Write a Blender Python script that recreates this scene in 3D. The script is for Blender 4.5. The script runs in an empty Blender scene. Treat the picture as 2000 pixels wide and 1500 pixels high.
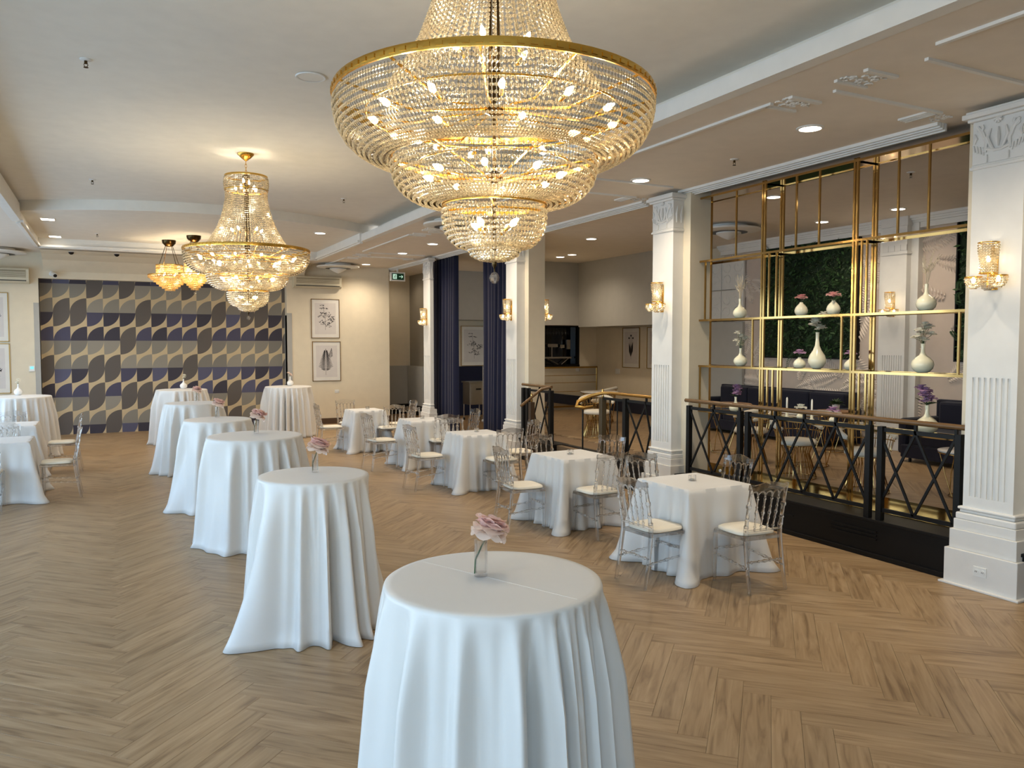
import bpy, math, random
import numpy as np
from mathutils import Vector, Matrix
PI = math.pi
R0 = random.Random(7)
scene = bpy.context.scene
COL = scene.collection

# ------------------------------------------------------------------ camera
F_PX, PITCH, YAW, CAM_H = 1540.0, math.atan(80/1540.0), math.radians(27.04), 2.0
cam_d = bpy.data.cameras.new('camera'); cam = bpy.data.objects.new('camera', cam_d); COL.objects.link(cam)
cam.location = (0, 0, CAM_H)
cam.rotation_euler = (PI/2 - PITCH, 0, -YAW)
cam_d.sensor_width = 36; cam_d.lens = 36*F_PX/2000
cam_d.clip_start = 0.05; cam_d.clip_end = 200
scene.camera = cam

# ------------------------------------------------------------------ view, world, big lights
scene.view_settings.view_transform = 'Standard'
scene.view_settings.look = 'None'
scene.view_settings.exposure = 1.0
scene.view_settings.gamma = 1.0
scene.view_settings.use_curve_mapping = False
w = bpy.data.worlds.new('world'); scene.world = w; w.use_nodes = True
bg = w.node_tree.nodes['Background']
sky = w.node_tree.nodes.new('ShaderNodeTexSky'); sky.sky_type = 'NISHITA'
sky.sun_elevation = math.radians(40); sky.sun_rotation = math.radians(60); sky.sun_disc = False
w.node_tree.links.new(sky.outputs[0], bg.inputs[0]); bg.inputs[1].default_value = 0.25

def lin(c):
    return tuple(((x/255)/12.92 if x/255 <= 0.04045 else ((x/255+0.055)/1.055)**2.4) for x in c)

def area(name, loc, rot, sx, sy, power, rgb):
    l = bpy.data.lights.new(name, 'AREA'); l.shape = 'RECTANGLE'; l.size = sx; l.size_y = sy
    l.energy = power; l.color = rgb
    o = bpy.data.objects.new(name, l); o.location = loc; o.rotation_euler = rot; COL.objects.link(o); return o
# daylight entering through the tall windows on the left and behind the camera
DAY = (0.50, 0.73, 1.0)
WIN_L = [(-1.9, 0.7), (1.5, 4.1), (4.9, 7.5), (8.3, 10.9), (11.7, 14.3), (15.1, 17.7)]  # the farther windows are added to brighten the back of the hall
for a, b in WIN_L:
    area('window_daylight', (-4.25, (a+b)/2, 1.95), (0, -PI/2, 0), 2.7, b-a-.1, 46, DAY)
WIN_B = [(-3.6, -0.9)]
for a, b in WIN_B:
    area('window_daylight', ((a+b)/2, -3.75, 1.95), (PI/2, 0, 0), b-a-.1, 2.7, 62, DAY)
WARM = (1.0, 0.86, 0.64)
SOFTW = (1.0, 0.84, 0.64)

# ------------------------------------------------------------------ materials
def newmat(name):
    m = bpy.data.materials.new(name); m.use_nodes = True
    nt = m.node_tree; nt.nodes.clear()
    out = nt.nodes.new('ShaderNodeOutputMaterial')
    return m, nt, out

def mat(name, rgb, rough=.5, metal=0., var=.06, scale=6., bump=0., bscale=60., spec=.5, sheen=0., trans=0., ior=1.45, coat=0., emit=None, estr=0., sss=0.):
    m, nt, out = newmat(name)
    p = nt.nodes.new('ShaderNodeBsdfPrincipled')
    nt.links.new(p.outputs[0], out.inputs[0])
    c = lin(rgb)
    tc = nt.nodes.new('ShaderNodeTexCoord')
    n = nt.nodes.new('ShaderNodeTexNoise'); n.inputs['Scale'].default_value = scale; n.inputs['Detail'].default_value = 4
    nt.links.new(tc.outputs['Object'], n.inputs['Vector'])
    mx = nt.nodes.new('ShaderNodeMix'); mx.data_type = 'RGBA'
    mx.inputs[6].default_value = (*[x*(1-var) for x in c], 1); mx.inputs[7].default_value = (*[min(1, x*(1+var)) for x in c], 1)
    nt.links.new(n.outputs[0], mx.inputs[0]); nt.links.new(mx.outputs[2], p.inputs['Base Color'])
    p.inputs['Roughness'].default_value = rough; p.inputs['Metallic'].default_value = metal
    p.inputs['Specular IOR Level'].default_value = spec; p.inputs['IOR'].default_value = ior
    p.inputs['Sheen Weight'].default_value = sheen; p.inputs['Transmission Weight'].default_value = trans
    p.inputs['Coat Weight'].default_value = coat
    if emit: p.inputs['Emission Color'].default_value = (*emit, 1); p.inputs['Emission Strength'].default_value = estr
    if bump:
        n2 = nt.nodes.new('ShaderNodeTexNoise'); n2.inputs['Scale'].default_value = bscale; n2.inputs['Detail'].default_value = 3
        nt.links.new(tc.outputs['Object'], n2.inputs['Vector'])
        b = nt.nodes.new('ShaderNodeBump'); b.inputs['Strength'].default_value = bump; b.inputs['Distance'].default_value = .01
        nt.links.new(n2.outputs[0], b.inputs['Height']); nt.links.new(b.outputs[0], p.inputs['Normal'])
    return m

M = {}
M['ceiling'] = mat('ceiling_paint', (232, 226, 214), .8, bump=.05, bscale=90)
M['ceiling_low'] = mat('soffit_paint', (232, 222, 208), .75, bump=.05, bscale=90)
M['trimw'] = mat('white_trim_paint', (232, 230, 224), .5)
M['wall'] = mat('cream_wall_paint', (226, 214, 190), .65, bump=.05, bscale=60)
M['wallg'] = mat('grey_wall_paint', (176, 174, 168), .65, bump=.08, bscale=20)
M['col'] = mat('column_paint', (226, 224, 219), .45)
M['cloth'] = mat('white_satin', (226, 224, 220), .38, sheen=.2, bump=.04, bscale=25, var=.02)
M['brass'] = mat('polished_brass', (184, 150, 94), .12, metal=1., var=.08, scale=14)
M['brass_dull'] = mat('brushed_brass', (176, 140, 78), .3, metal=1.)
M['gold'] = mat('gilt_metal', (226, 178, 84), .25, metal=1.)
M['black'] = mat('black_painted_metal', (13, 13, 13), .5, spec=.3)
M['blackwood'] = mat('black_painted_wood', (13, 12, 12), .5, spec=.3)
M['railwood'] = mat('brown_handrail', (104, 78, 50), .25)
M['navy'] = mat('navy_velvet', (9, 14, 44), .9, sheen=.15, var=.2)
M['sofa'] = mat('midnight_velvet', (10, 13, 36), .85, sheen=.15)
M['cushion'] = mat('cream_cushion', (240, 232, 214), .5)
M['boucle'] = mat('cream_upholstery', (226, 218, 202), .9, bump=.3, bscale=150)
M['vase'] = mat('ivory_ceramic', (252, 243, 212), .15, coat=.5)
M['vasew'] = mat('white_ceramic', (240, 240, 238), .2, coat=.5)
def petal(name, rgb, var):
    m = mat(name, rgb, .5, var=var, scale=18); nt = m.node_tree
    p_ = [n for n in nt.nodes if n.type == 'BSDF_PRINCIPLED'][0]; out = [n for n in nt.nodes if n.type == 'OUTPUT_MATERIAL'][0]
    tl = nt.nodes.new('ShaderNodeBsdfTranslucent'); nt.links.new(p_.inputs['Base Color'].links[0].from_socket, tl.inputs[0])
    mx = nt.nodes.new('ShaderNodeMixShader'); mx.inputs[0].default_value = .4
    nt.links.new(p_.outputs[0], mx.inputs[1]); nt.links.new(tl.outputs[0], mx.inputs[2]); nt.links.new(mx.outputs[0], out.inputs[0])
    return m
M['pink'] = petal('pale_pink_petal', (253, 222, 214), .08)
M['blush'] = petal('blush_petal', (254, 234, 222), .05)
M['stem'] = mat('green_stem', (48, 78, 38), .5)
M['whitef'] = petal('white_petal', (252, 250, 240), .03)
M['lilac'] = petal('lilac_petal', (216, 180, 214), .25)
M['coral'] = petal('rose_petal', (253, 200, 198), .12)
M['leaf'] = mat('dark_leaf', (40, 66, 32), .55, var=.3)
M['moss'] = mat('preserved_moss', (30, 48, 26), .9, var=.5, scale=9, bump=.8, bscale=40)
M['dried'] = mat('dried_grass', (226, 212, 184), .7)
M['paper'] = mat('print_paper', (214, 208, 204), .35)
M['mount'] = mat('picture_mount', (228, 224, 216), .3)
M['ink'] = mat('grey_ink', (72, 70, 72), .7)
M['ac'] = mat('ivory_plastic', (214, 204, 178), .45)
M['ac_dark'] = mat('grille_plastic', (150, 138, 112), .5)
M['plastic'] = mat('white_plastic', (232, 232, 228), .35)
M['dark'] = mat('dark_plastic', (30, 28, 26), .4)
M['steel'] = mat('brushed_steel', (178, 172, 162), .3, metal=1.)
M['bronze'] = mat('dark_bronze', (84, 66, 40), .25, metal=1.)
M['basebrown'] = mat('brown_skirting', (86, 66, 50), .5)
M['wax'] = mat('ivory_wax', (242, 236, 220), .4)
M['marble'] = mat('white_marble', (232, 228, 222), .15, var=.08, scale=4)
M['woodtop'] = mat('wood_tabletop', (150, 112, 74), .35)
M['signgreen'] = mat('sign_green', (20, 78, 52), .4)
M['signlit'] = mat('sign_white', (190, 226, 206), .4, emit=lin((190, 226, 206)), estr=.35)
M['outside'] = mat('window_frame_paint', (235, 235, 232), .4)
M['blackglass'] = mat('dark_glass', (10, 10, 12), .08)
M['screen'] = mat('lit_screen', (110, 190, 200), .3, emit=lin((120, 200, 210)), estr=.5)

def glassmat(name, tint, mixt=.4, rough=.02, ior=1.45):
    m, nt, out = newmat(name)
    g = nt.nodes.new('ShaderNodeBsdfGlass'); g.inputs['IOR'].default_value = ior; g.inputs['Roughness'].default_value = rough
    t = nt.nodes.new('ShaderNodeBsdfTransparent')
    n = nt.nodes.new('ShaderNodeTexNoise'); n.inputs['Scale'].default_value = 30
    rr = nt.nodes.new('ShaderNodeMapRange'); rr.inputs[3].default_value = rough; rr.inputs[4].default_value = rough+.03
    nt.links.new(n.outputs[0], rr.inputs[0]); nt.links.new(rr.outputs[0], g.inputs['Roughness'])
    c = lin(tint); g.inputs['Color'].default_value = (*c, 1); t.inputs['Color'].default_value = (*c, 1)
    mx = nt.nodes.new('ShaderNodeMixShader'); mx.inputs[0].default_value = mixt
    nt.links.new(g.outputs[0], mx.inputs[1]); nt.links.new(t.outputs[0], mx.inputs[2]); nt.links.new(mx.outputs[0], out.inputs[0])
    return m
M['resin'] = glassmat('clear_resin', (250, 250, 250), .35)
M['glass'] = glassmat('clear_glass', (254, 254, 254), .72)
M['water'] = glassmat('water', (254, 254, 253), .75, ior=1.33)

def crystal(name, tint, dif):
    """cut crystal: clear facets that mirror the lamps, plus light scattered inside the stone"""
    m, nt, out = newmat(name)
    def N(t): return nt.nodes.new(t)
    t = N('ShaderNodeBsdfTransparent'); t.inputs[0].default_value = (*[x**.5*.86 for x in lin(tint)], 1)
    gl = N('ShaderNodeBsdfGlossy'); gl.inputs['Roughness'].default_value = .16; gl.inputs[0].default_value = (1, .97, .92, 1)
    lw = N('ShaderNodeLayerWeight'); lw.inputs['Blend'].default_value = .45
    d = N('ShaderNodeBsdfDiffuse'); tl = N('ShaderNodeBsdfTranslucent')
    n = N('ShaderNodeTexNoise'); n.inputs['Scale'].default_value = 60
    tc = N('ShaderNodeTexCoord'); nt.links.new(tc.outputs['Object'], n.inputs['Vector'])
    mxc = N('ShaderNodeMix'); mxc.data_type = 'RGBA'
    mxc.inputs[6].default_value = (*[x*.6 for x in lin(tint)], 1); mxc.inputs[7].default_value = (*lin(tint), 1)
    nt.links.new(n.outputs[0], mxc.inputs[0])
    nt.links.new(mxc.outputs[2], d.inputs[0]); nt.links.new(mxc.outputs[2], tl.inputs[0])
    a = N('ShaderNodeMixShader'); a.inputs[0].default_value = .6
    nt.links.new(d.outputs[0], a.inputs[1]); nt.links.new(tl.outputs[0], a.inputs[2])
    g = N('ShaderNodeMixShader'); nt.links.new(lw.outputs['Facing'], g.inputs[0])
    nt.links.new(t.outputs[0], g.inputs[1]); nt.links.new(gl.outputs[0], g.inputs[2])
    b = N('ShaderNodeMixShader'); b.inputs[0].default_value = dif
    nt.links.new(g.outputs[0], b.inputs[1]); nt.links.new(a.outputs[0], b.inputs[2])
    nt.links.new(b.outputs[0], out.inputs[0])
    return m
M['crystal'] = crystal('cut_crystal', (250, 236, 206), .30)
M['amber'] = crystal('amber_crystal', (255, 226, 166), .6)

def lamp(name, rgb, s):
    m, nt, out = newmat(name)
    e = nt.nodes.new('ShaderNodeEmission'); e.inputs[0].default_value = (*rgb, 1); e.inputs[1].default_value = s
    nt.links.new(e.outputs[0], out.inputs[0])
    m.cycles.emission_sampling = 'NONE'
    return m
M['bulb'] = lamp('glowing_bulb', (1.0, .80, .50), 14)
M['led'] = lamp('downlight_glow', (1.0, .90, .74), 6)

def wood(name, c1, c2, c3, rough):
    """planks: grain along U, colour picked per plank (object or island)"""
    m, nt, out = newmat(name); L = nt.links; N = nt.nodes
    p = N.new('ShaderNodeBsdfPrincipled'); L.new(p.outputs[0], out.inputs[0])
    uv = N.new('ShaderNodeUVMap'); uv.uv_map = 'uv'
    oi = N.new('ShaderNodeObjectInfo'); geo = N.new('ShaderNodeNewGeometry')
    ad = N.new('ShaderNodeMath'); ad.operation = 'ADD'; L.new(oi.outputs['Random'], ad.inputs[0]); L.new(geo.outputs['Random Per Island'], ad.inputs[1])
    fr = N.new('ShaderNodeMath'); fr.operation = 'FRACT'; L.new(ad.outputs[0], fr.inputs[0])
    off = N.new('ShaderNodeMath'); off.operation = 'MULTIPLY'; L.new(fr.outputs[0], off.inputs[0]); off.inputs[1].default_value = 91.
    cb = N.new('ShaderNodeCombineXYZ'); L.new(off.outputs[0], cb.inputs[0]); L.new(off.outputs[0], cb.inputs[1]); L.new(off.outputs[0], cb.inputs[2])
    va = N.new('ShaderNodeVectorMath'); va.operation = 'ADD'; L.new(uv.outputs[0], va.inputs[0]); L.new(cb.outputs[0], va.inputs[1])
    mp = N.new('ShaderNodeMapping'); mp.inputs['Scale'].default_value = (1.2, 16, 1); L.new(va.outputs[0], mp.inputs[0])
    n = N.new('ShaderNodeTexNoise'); n.inputs['Scale'].default_value = 1.6; n.inputs['Detail'].default_value = 8; n.inputs['Distortion'].default_value = 1.0; L.new(mp.outputs[0], n.inputs['Vector'])
    mp2 = N.new('ShaderNodeMapping'); mp2.inputs['Scale'].default_value = (2.2, 9, 1); L.new(va.outputs[0], mp2.inputs[0])
    n2 = N.new('ShaderNodeTexNoise'); n2.inputs['Scale'].default_value = 1.; n2.inputs['Detail'].default_value = 3; L.new(mp2.outputs[0], n2.inputs['Vector'])
    cr = N.new('ShaderNodeValToRGB'); e = cr.color_ramp.elements
    e[0].position = .30; e[0].color = (*lin(c3), 1); e[1].position = .70; e[1].color = (*lin(c2), 1)
    k = e.new(.45); k.color = (*lin(c1), 1)
    L.new(n.outputs[0], cr.inputs[0])
    kn = N.new('ShaderNodeValToRGB'); kn.color_ramp.elements[0].position = .28; kn.color_ramp.elements[0].color = (.66, .61, .56, 1); kn.color_ramp.elements[1].position = .40; kn.color_ramp.elements[1].color = (1, 1, 1, 1)
    L.new(n2.outputs[0], kn.inputs[0])
    m1 = N.new('ShaderNodeMix'); m1.data_type = 'RGBA'; m1.blend_type = 'MULTIPLY'; m1.inputs[0].default_value = .8
    L.new(cr.outputs[0], m1.inputs[6]); L.new(kn.outputs[0], m1.inputs[7])
    hv = N.new('ShaderNodeHueSaturation'); L.new(m1.outputs[2], hv.inputs['Color'])
    mr = N.new('ShaderNodeMapRange'); mr.inputs[3].default_value = .93; mr.inputs[4].default_value = 1.07
    L.new(fr.outputs[0], mr.inputs[0]); L.new(mr.outputs[0], hv.inputs['Value'])
    L.new(hv.outputs[0], p.inputs['Base Color'])
    mr2 = N.new('ShaderNodeMapRange'); mr2.inputs[3].default_value = rough; mr2.inputs[4].default_value = rough+.12
    L.new(n.outputs[0], mr2.inputs[0]); L.new(mr2.outputs[0], p.inputs['Roughness'])
    p.inputs['Specular IOR Level'].default_value = .4
    b = N.new('ShaderNodeBump'); b.inputs['Strength'].default_value = .12; b.inputs['Distance'].default_value = .004
    L.new(n.outputs[0], b.inputs['Height']); L.new(b.outputs[0], p.inputs['Normal'])
    return m
M['plank'] = wood('oak_plank', (156, 130, 97), (174, 149, 116), (126, 101, 72), .34)
M['subfloor'] = mat('plank_joint', (120, 98, 72), .7)

def wallpaper():
    m, nt, out = newmat('geometric_wallpaper'); L = nt.links; N = nt.nodes
    def mth(op, a, b=None):
        q = N.new('ShaderNodeMath'); q.operation = op
        for i, x in enumerate((a, b)):
            if x is None: continue
            if isinstance(x, (int, float)): q.inputs[i].default_value = x
            else: L.new(x, q.inputs[i])
        return q.outputs[0]
    tc = N.new('ShaderNodeTexCoord'); s = N.new('ShaderNodeSeparateXYZ'); L.new(tc.outputs['Object'], s.inputs[0])
    u = mth('DIVIDE', mth('ADD', s.outputs[0], 1.065), .322)
    v = mth('DIVIDE', mth('SUBTRACT', 2.67, s.outputs[2]), .309)
    cu, cv = mth('FLOOR', u), mth('FLOOR', v)
    fu, fv = mth('SUBTRACT', u, cu), mth('SUBTRACT', v, cv)
    odd = mth('FLOORED_MODULO', cv, 2.0)
    def flip(f):   # odd ? 1-f : f
        return mth('ADD', mth('MULTIPLY', f, mth('SUBTRACT', 1.0, odd)), mth('MULTIPLY', mth('SUBTRACT', 1.0, f), odd))
    gu, gv = flip(fu), flip(fv)
    inside = mth('LESS_THAN', mth('ADD', mth('MULTIPLY', gu, gu), mth('MULTIPLY', gv, gv)), 1.0)
    band = mth('LESS_THAN', mth('FLOORED_MODULO', cv, 4.0), 1.5)    # navy rows 0,1
    cb = N.new('ShaderNodeCombineXYZ'); L.new(cu, cb.inputs[0]); L.new(mth('FLOOR', mth('DIVIDE', mth('ADD', cv, 1.0), 2.0)), cb.inputs[1])
    wn = N.new('ShaderNodeTexWhiteNoise'); wn.noise_dimensions = '2D'; L.new(cb.outputs[0], wn.inputs['Vector'])
    cb2 = N.new('ShaderNodeCombineXYZ'); L.new(cu, cb2.inputs[0]); L.new(cv, cb2.inputs[1])
    wn2 = N.new('ShaderNodeTexWhiteNoise'); wn2.noise_dimensions = '2D'; L.new(cb2.outputs[0], wn2.inputs['Vector'])
    def ramp(cols, src):
        r = N.new('ShaderNodeValToRGB'); r.color_ramp.interpolation = 'CONSTANT'; e = r.color_ramp.elements
        e[0].position = 0; e[0].color = (*lin(cols[0]), 1); e[1].position = 1/len(cols); e[1].color = (*lin(cols[1]), 1)
        for i in range(2, len(cols)):
            k = e.new(i/len(cols)); k.color = (*lin(cols[i]), 1)
        L.new(src, r.inputs[0]); return r.outputs[0]
    navy = ramp([(74, 72, 94), (60, 56, 68), (88, 88, 112)], wn2.outputs[0])
    grey = ramp([(138, 133, 122), (128, 123, 114), (148, 142, 130)], wn2.outputs[0])
    mx = N.new('ShaderNodeMix'); mx.data_type = 'RGBA'; L.new(band, mx.inputs[0]); L.new(grey, mx.inputs[6]); L.new(navy, mx.inputs[7])
    dark = mth('GREATER_THAN', wn.outputs[0], .74)
    mx1 = N.new('ShaderNodeMix'); mx1.data_type = 'RGBA'; L.new(dark, mx1.inputs[0]); L.new(mx.outputs[2], mx1.inputs[6]); mx1.inputs[7].default_value = (*lin((96, 89, 84)), 1)
    mx2 = N.new('ShaderNodeMix'); mx2.data_type = 'RGBA'; L.new(inside, mx2.inputs[0]); mx2.inputs[6].default_value = (*lin((200, 180, 144)), 1); L.new(mx1.outputs[2], mx2.inputs[7])
    p = N.new('ShaderNodeBsdfPrincipled'); p.inputs['Roughness'].default_value = .7; L.new(mx2.outputs[2], p.inputs['Base Color']); L.new(p.outputs[0], out.inputs[0])
    return m
M['wallpaper'] = wallpaper()

# ------------------------------------------------------------------ mesh builder
class G:
    def __init__(s): s.v = []; s.f = []; s.uv = None
    def add(s, v, f):
        o = len(s.v); s.v.extend(v); s.f.extend([tuple(i+o for i in q) for q in f]); return s
    def box(s, x0, x1, y0, y1, z0, z1):
        v = [(x0,y0,z0),(x1,y0,z0),(x1,y1,z0),(x0,y1,z0),(x0,y0,z1),(x1,y0,z1),(x1,y1,z1),(x0,y1,z1)]
        return s.add(v, [(0,3,2,1),(4,5,6,7),(0,1,5,4),(1,2,6,5),(2,3,7,6),(3,0,4,7)])
    def obox(s, c, ax, ay, az):      # oriented box: centre and three half-axis vectors
        c, ax, ay, az = map(Vector, (c, ax, ay, az))
        v = [tuple(c+ax*i+ay*j+az*k) for i, j, k in ((-1,-1,-1),(1,-1,-1),(1,1,-1),(-1,1,-1),(-1,-1,1),(1,-1,1),(1,1,1),(-1,1,1))]
        return s.add(v, [(0,3,2,1),(4,5,6,7),(0,1,5,4),(1,2,6,5),(2,3,7,6),(3,0,4,7)])
    def bar(s, a, b, wd, th=None, up=(0,0,1)):
        a, b = Vector(a), Vector(b); d = b-a; L = d.length; d.normalize()
        u = Vector(up)
        if abs(d.dot(u)) > .95: u = Vector((1,0,0))
        sd = d.cross(u).normalized(); u = sd.cross(d)
        return s.obox((a+b)/2, d*L/2, sd*wd/2, u*(th or wd)/2)
    def tube(s, pts, r, seg=8, cap=True, closed=False):
        pts = [Vector(p) for p in pts]; n = len(pts)
        rs = r if isinstance(r, (list, tuple)) else [r]*n
        nr = None; o = len(s.v)
        for i, p in enumerate(pts):
            if closed: t = pts[(i+1) % n]-pts[i-1]
            else: t = pts[min(i+1, n-1)]-pts[max(i-1, 0)]
            t.normalize()
            if nr is None:
                nr = t.cross(Vector((0,0,1)))
                if nr.length < .1: nr = t.cross(Vector((1,0,0)))
            else: nr = nr - t*nr.dot(t)
            nr.normalize(); bn = t.cross(nr)
            for k in range(seg):
                a = 2*PI*k/seg; s.v.append(tuple(p+(nr*math.cos(a)+bn*math.sin(a))*rs[i]))
        m = n if closed else n-1
        for i in range(m):
            j = (i+1) % n
            for k in range(seg):
                l = (k+1) % seg; s.f.append((o+i*seg+k, o+i*seg+l, o+j*seg+l, o+j*seg+k))
        if cap and not closed:
            s.f.append(tuple(o+k for k in reversed(range(seg)))); s.f.append(tuple(o+(n-1)*seg+k for k in range(seg)))
        return s
    def lathe(s, prof, seg=24, c=(0,0,0), cap=True):
        o = len(s.v); n = len(prof)
        for r, z in prof:
            for k in range(seg):
                a = 2*PI*k/seg; s.v.append((c[0]+r*math.cos(a), c[1]+r*math.sin(a), c[2]+z))
        for i in range(n-1):
            for k in range(seg):
                l = (k+1) % seg; s.f.append((o+i*seg+k, o+i*seg+l, o+(i+1)*seg+l, o+(i+1)*seg+k))
        if cap:
            s.f.append(tuple(o+k for k in reversed(range(seg)))); s.f.append(tuple(o+(n-1)*seg+k for k in range(seg)))
        return s
    def ring(s, r, z, tr, c=(0,0), seg=48, ts=6):
        return s.tube([(c[0]+r*math.cos(2*PI*k/seg), c[1]+r*math.sin(2*PI*k/seg), z) for k in range(seg)], tr, ts, closed=True)
    def ball(s, c, r, seg=10, sq=1.):
        return s.lathe([(r*math.sin(PI*i/seg)+1e-4, -r*sq*math.cos(PI*i/seg)) for i in range(seg+1)], max(6, seg), c)
    def prism(s, poly, z0, z1):      # poly in xy
        n = len(poly); v = [(x,y,z0) for x,y in poly]+[(x,y,z1) for x,y in poly]
        return s.add(v, [tuple(reversed(range(n))), tuple(range(n, 2*n))]+[(i, (i+1) % n, n+(i+1) % n, n+i) for i in range(n)])
    def xf(s, mtx):
        s.v = [tuple(mtx @ Vector(p)) for p in s.v]; return s

def mesh(name, g, m, smooth=None, bevel=0):
    me = bpy.data.meshes.new(name); me.from_pydata(g.v, [], g.f); me.update()
    if m: me.materials.append(m)
    if g.uv:
        l = me.uv_layers.new(name='uv'); l.data.foreach_set('uv', np.array(g.uv, dtype=np.float32).ravel())
    if smooth is not None:
        me.shade_smooth(); me.set_sharp_from_angle(angle=math.radians(smooth))
    return me
def obj(name, g, m, parent=None, smooth=None, bevel=0, kind=None):
    me = g if isinstance(g, bpy.types.Mesh) else mesh(name, g, m, smooth)
    o = bpy.data.objects.new(name, me); COL.objects.link(o)
    if parent: o.parent = parent
    if bevel:
        b = o.modifiers.new('bevel', 'BEVEL'); b.width = bevel; b.segments = 2; b.limit_method = 'ANGLE'
    if kind: o['kind'] = kind
    return o
def tag(o, label, cat, group=None, kind=None):
    o['label'] = label; o['category'] = cat
    if group: o['group'] = group
    if kind: o['kind'] = kind
    return o
def empty(name, loc=(0,0,0), rz=0., label=None, cat=None, group=None):
    o = bpy.data.objects.new(name, None); COL.objects.link(o); o.location = loc; o.rotation_euler = (0,0,rz); o.empty_display_size = .1
    if label: tag(o, label, cat, group)
    return o
KIDS = {}
def kids(o): return [c for c in bpy.data.objects if c.parent == o]
def copy_tree(o, loc, rz, label, group=None, cache={}):
    """copies a thing with its parts and sub-parts, sharing mesh data"""
    if o.name not in cache: cache[o.name] = [(c, kids(c)) for c in kids(o)]
    r = o.copy(); COL.objects.link(r); r.location = loc; r.rotation_euler = (0,0,rz); r['label'] = label
    if group: r['group'] = group
    for c, gs in cache[o.name]:
        d = c.copy(); COL.objects.link(d); d.parent = r
        for g in gs:
            e = g.copy(); COL.objects.link(e); e.parent = d
    return r
def struct(name, g, m, **k):
    o = obj(name, g, m, **k); o['kind'] = 'structure'; return o

# ------------------------------------------------------------------ the room
XR, XL, YB = 4.25, -1.2, 19.45
ZP, ZM, ZF = 3.9, 4.22, 4.06
# ---- floor with herringbone planks
g = G().box(-4.2, 6.35, -3.8, 21.6, -.10, -.012)
floor = struct('floor', g, M['subfloor'])
PL, PW = .915, .1525
def plank_g(cx, cy, ang, z=0.):
    g = G(); c, s_ = math.cos(ang), math.sin(ang); h = .012; gp = .0005; L2, W2 = PL/2-gp, PW/2-gp; bv = .0010
    lay = [(L2, W2, -h), (L2, W2, -bv), (L2-bv, W2-bv, 0.)]
    for a, b, zz in lay:
        for i, j in ((-1,-1),(1,-1),(1,1),(-1,1)):
            x, y = a*i, b*j; g.v.append((cx+x*c-y*s_, cy+x*s_+y*c, z+zz))
    for q in range(2):
        for k in range(4):
            l = (k+1) % 4; g.f.append((q*4+k, q*4+l, q*4+4+l, q*4+4+k))
    g.f.append((8,9,10,11))
    uvl = [(i*a, j*b) for a, b, _ in lay for i, j in ((-1,-1),(1,-1),(1,1),(-1,1))]
    g.uv = [uvl[i] for f in g.f for i in f]
    return g
def herring(xa, xb, ya, yb):
    out = []; r2 = math.sqrt(.5)
    n = int(40/PW)
    for col in range(-14, 15):
        for k in range(-n, n):
            for (x, y, vert) in ((k*PW+col*PL+PL/2, k*PW-col*PL+PW/2, 0), (k*PW+col*PL+PW/2, k*PW+PW-col*PL+PL/2, 1)):
                # rotate +45deg : diagonal (1,1) -> +Y
                X = (x-y)*r2+3.95; Y = (x+y)*r2
                if xa <= X <= xb and ya <= Y <= yb: out.append((X, Y, PI/4+(PI/2 if vert else 0)))
    return out
def cam_px(X, Y, Z):
    d = Vector((math.sin(YAW)*math.cos(PITCH), math.cos(YAW)*math.cos(PITCH), -math.sin(PITCH))); r = Vector((math.cos(YAW), -math.sin(YAW), 0)); u = r.cross(d)
    v = Vector((X, Y, Z-CAM_H)); a = v.dot(d)
    if a < .3: return None
    return 1000+F_PX*v.dot(r)/a, 750-F_PX*v.dot(u)/a, a
def lay_planks(parent, lst, z, nbig):
    vis, rest = [], []
    for p in lst:
        q = cam_px(p[0], p[1], z)
        if q and -120 < q[0] < 2120 and -50 < q[1] < 1650: vis.append((q[2], p))
        else: rest.append(p)
    vis.sort(key=lambda t: t[0]); big = [p for _, p in vis[:nbig]]; rest += [p for _, p in vis[nbig:]]
    proto = mesh('plank', plank_g(0, 0, 0), M['plank'])
    for X, Y, a in big:
        o = bpy.data.objects.new('plank', proto); COL.objects.link(o); o.parent = parent; o.location = (X, Y, z); o.rotation_euler = (0, 0, a)
    G2 = G(); G2.uv = []
    for X, Y, a in rest:
        q = plank_g(X, Y, a, z); G2.add(q.v, q.f); G2.uv += q.uv
    if rest: obj('planks', G2, M['plank'], parent, kind='stuff')
lay_planks(floor, [p for p in herring(-4.4, 6.6, -2.5, 22)], 0, 295)

# ---- raised lounge platform
plat = struct('floor_platform', G().box(6.4, 11.2, .5, 12.9, .0, .348).prism([(7.08, 12.9), (11.2, 12.9), (11.2, 17.2), (9.45, 17.2)], 0, .348), M['subfloor'])
lay_planks(plat, [p for p in herring(6.9, 10.8, .9, 16.9) if p[1] < 12.2 or p[0] > 6.6+(p[1]-12.2)*.58], .36, 60)
struct('trim_1', G().box(6.28, 6.62, -2.5, 9.6, .335, .362).box(6.28, 6.62, 10.95, 12.15, .335, .362), M['blackwood'], bevel=.004)
pl = struct('wall_plinth', G().box(6.30, 6.40, -2.5, 9.6, 0, .335).box(6.30, 6.40, 10.95, 12.15, 0, .335).box(6.5, 6.6, 9.6, 10.95, 0, .362), M['blackwood'])
g = G().box(6.275, 6.30, 4.15, 7.7, 0, .045).box(6.275, 6.30, 8.5, 9.6, 0, .045).box(6.275,6.30,10.95,12.0,0,.045)
struct('baseboard_plinth', g, M['blackwood'], bevel=.004)
g = G()
for k in range(3): g.box(6.288, 6.302, 4.9, 5.42, .17+k*.035, .185+k*.035)
obj('vent_slot', g, M['black'], pl)
g = G().box(6.285, 6.302, 5.9, 6.06, .2, .208)
obj('access_panel', g, M['black'], pl)
g = G().box(6.05, 6.49, 9.62, 10.93, 0, .18)
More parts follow.
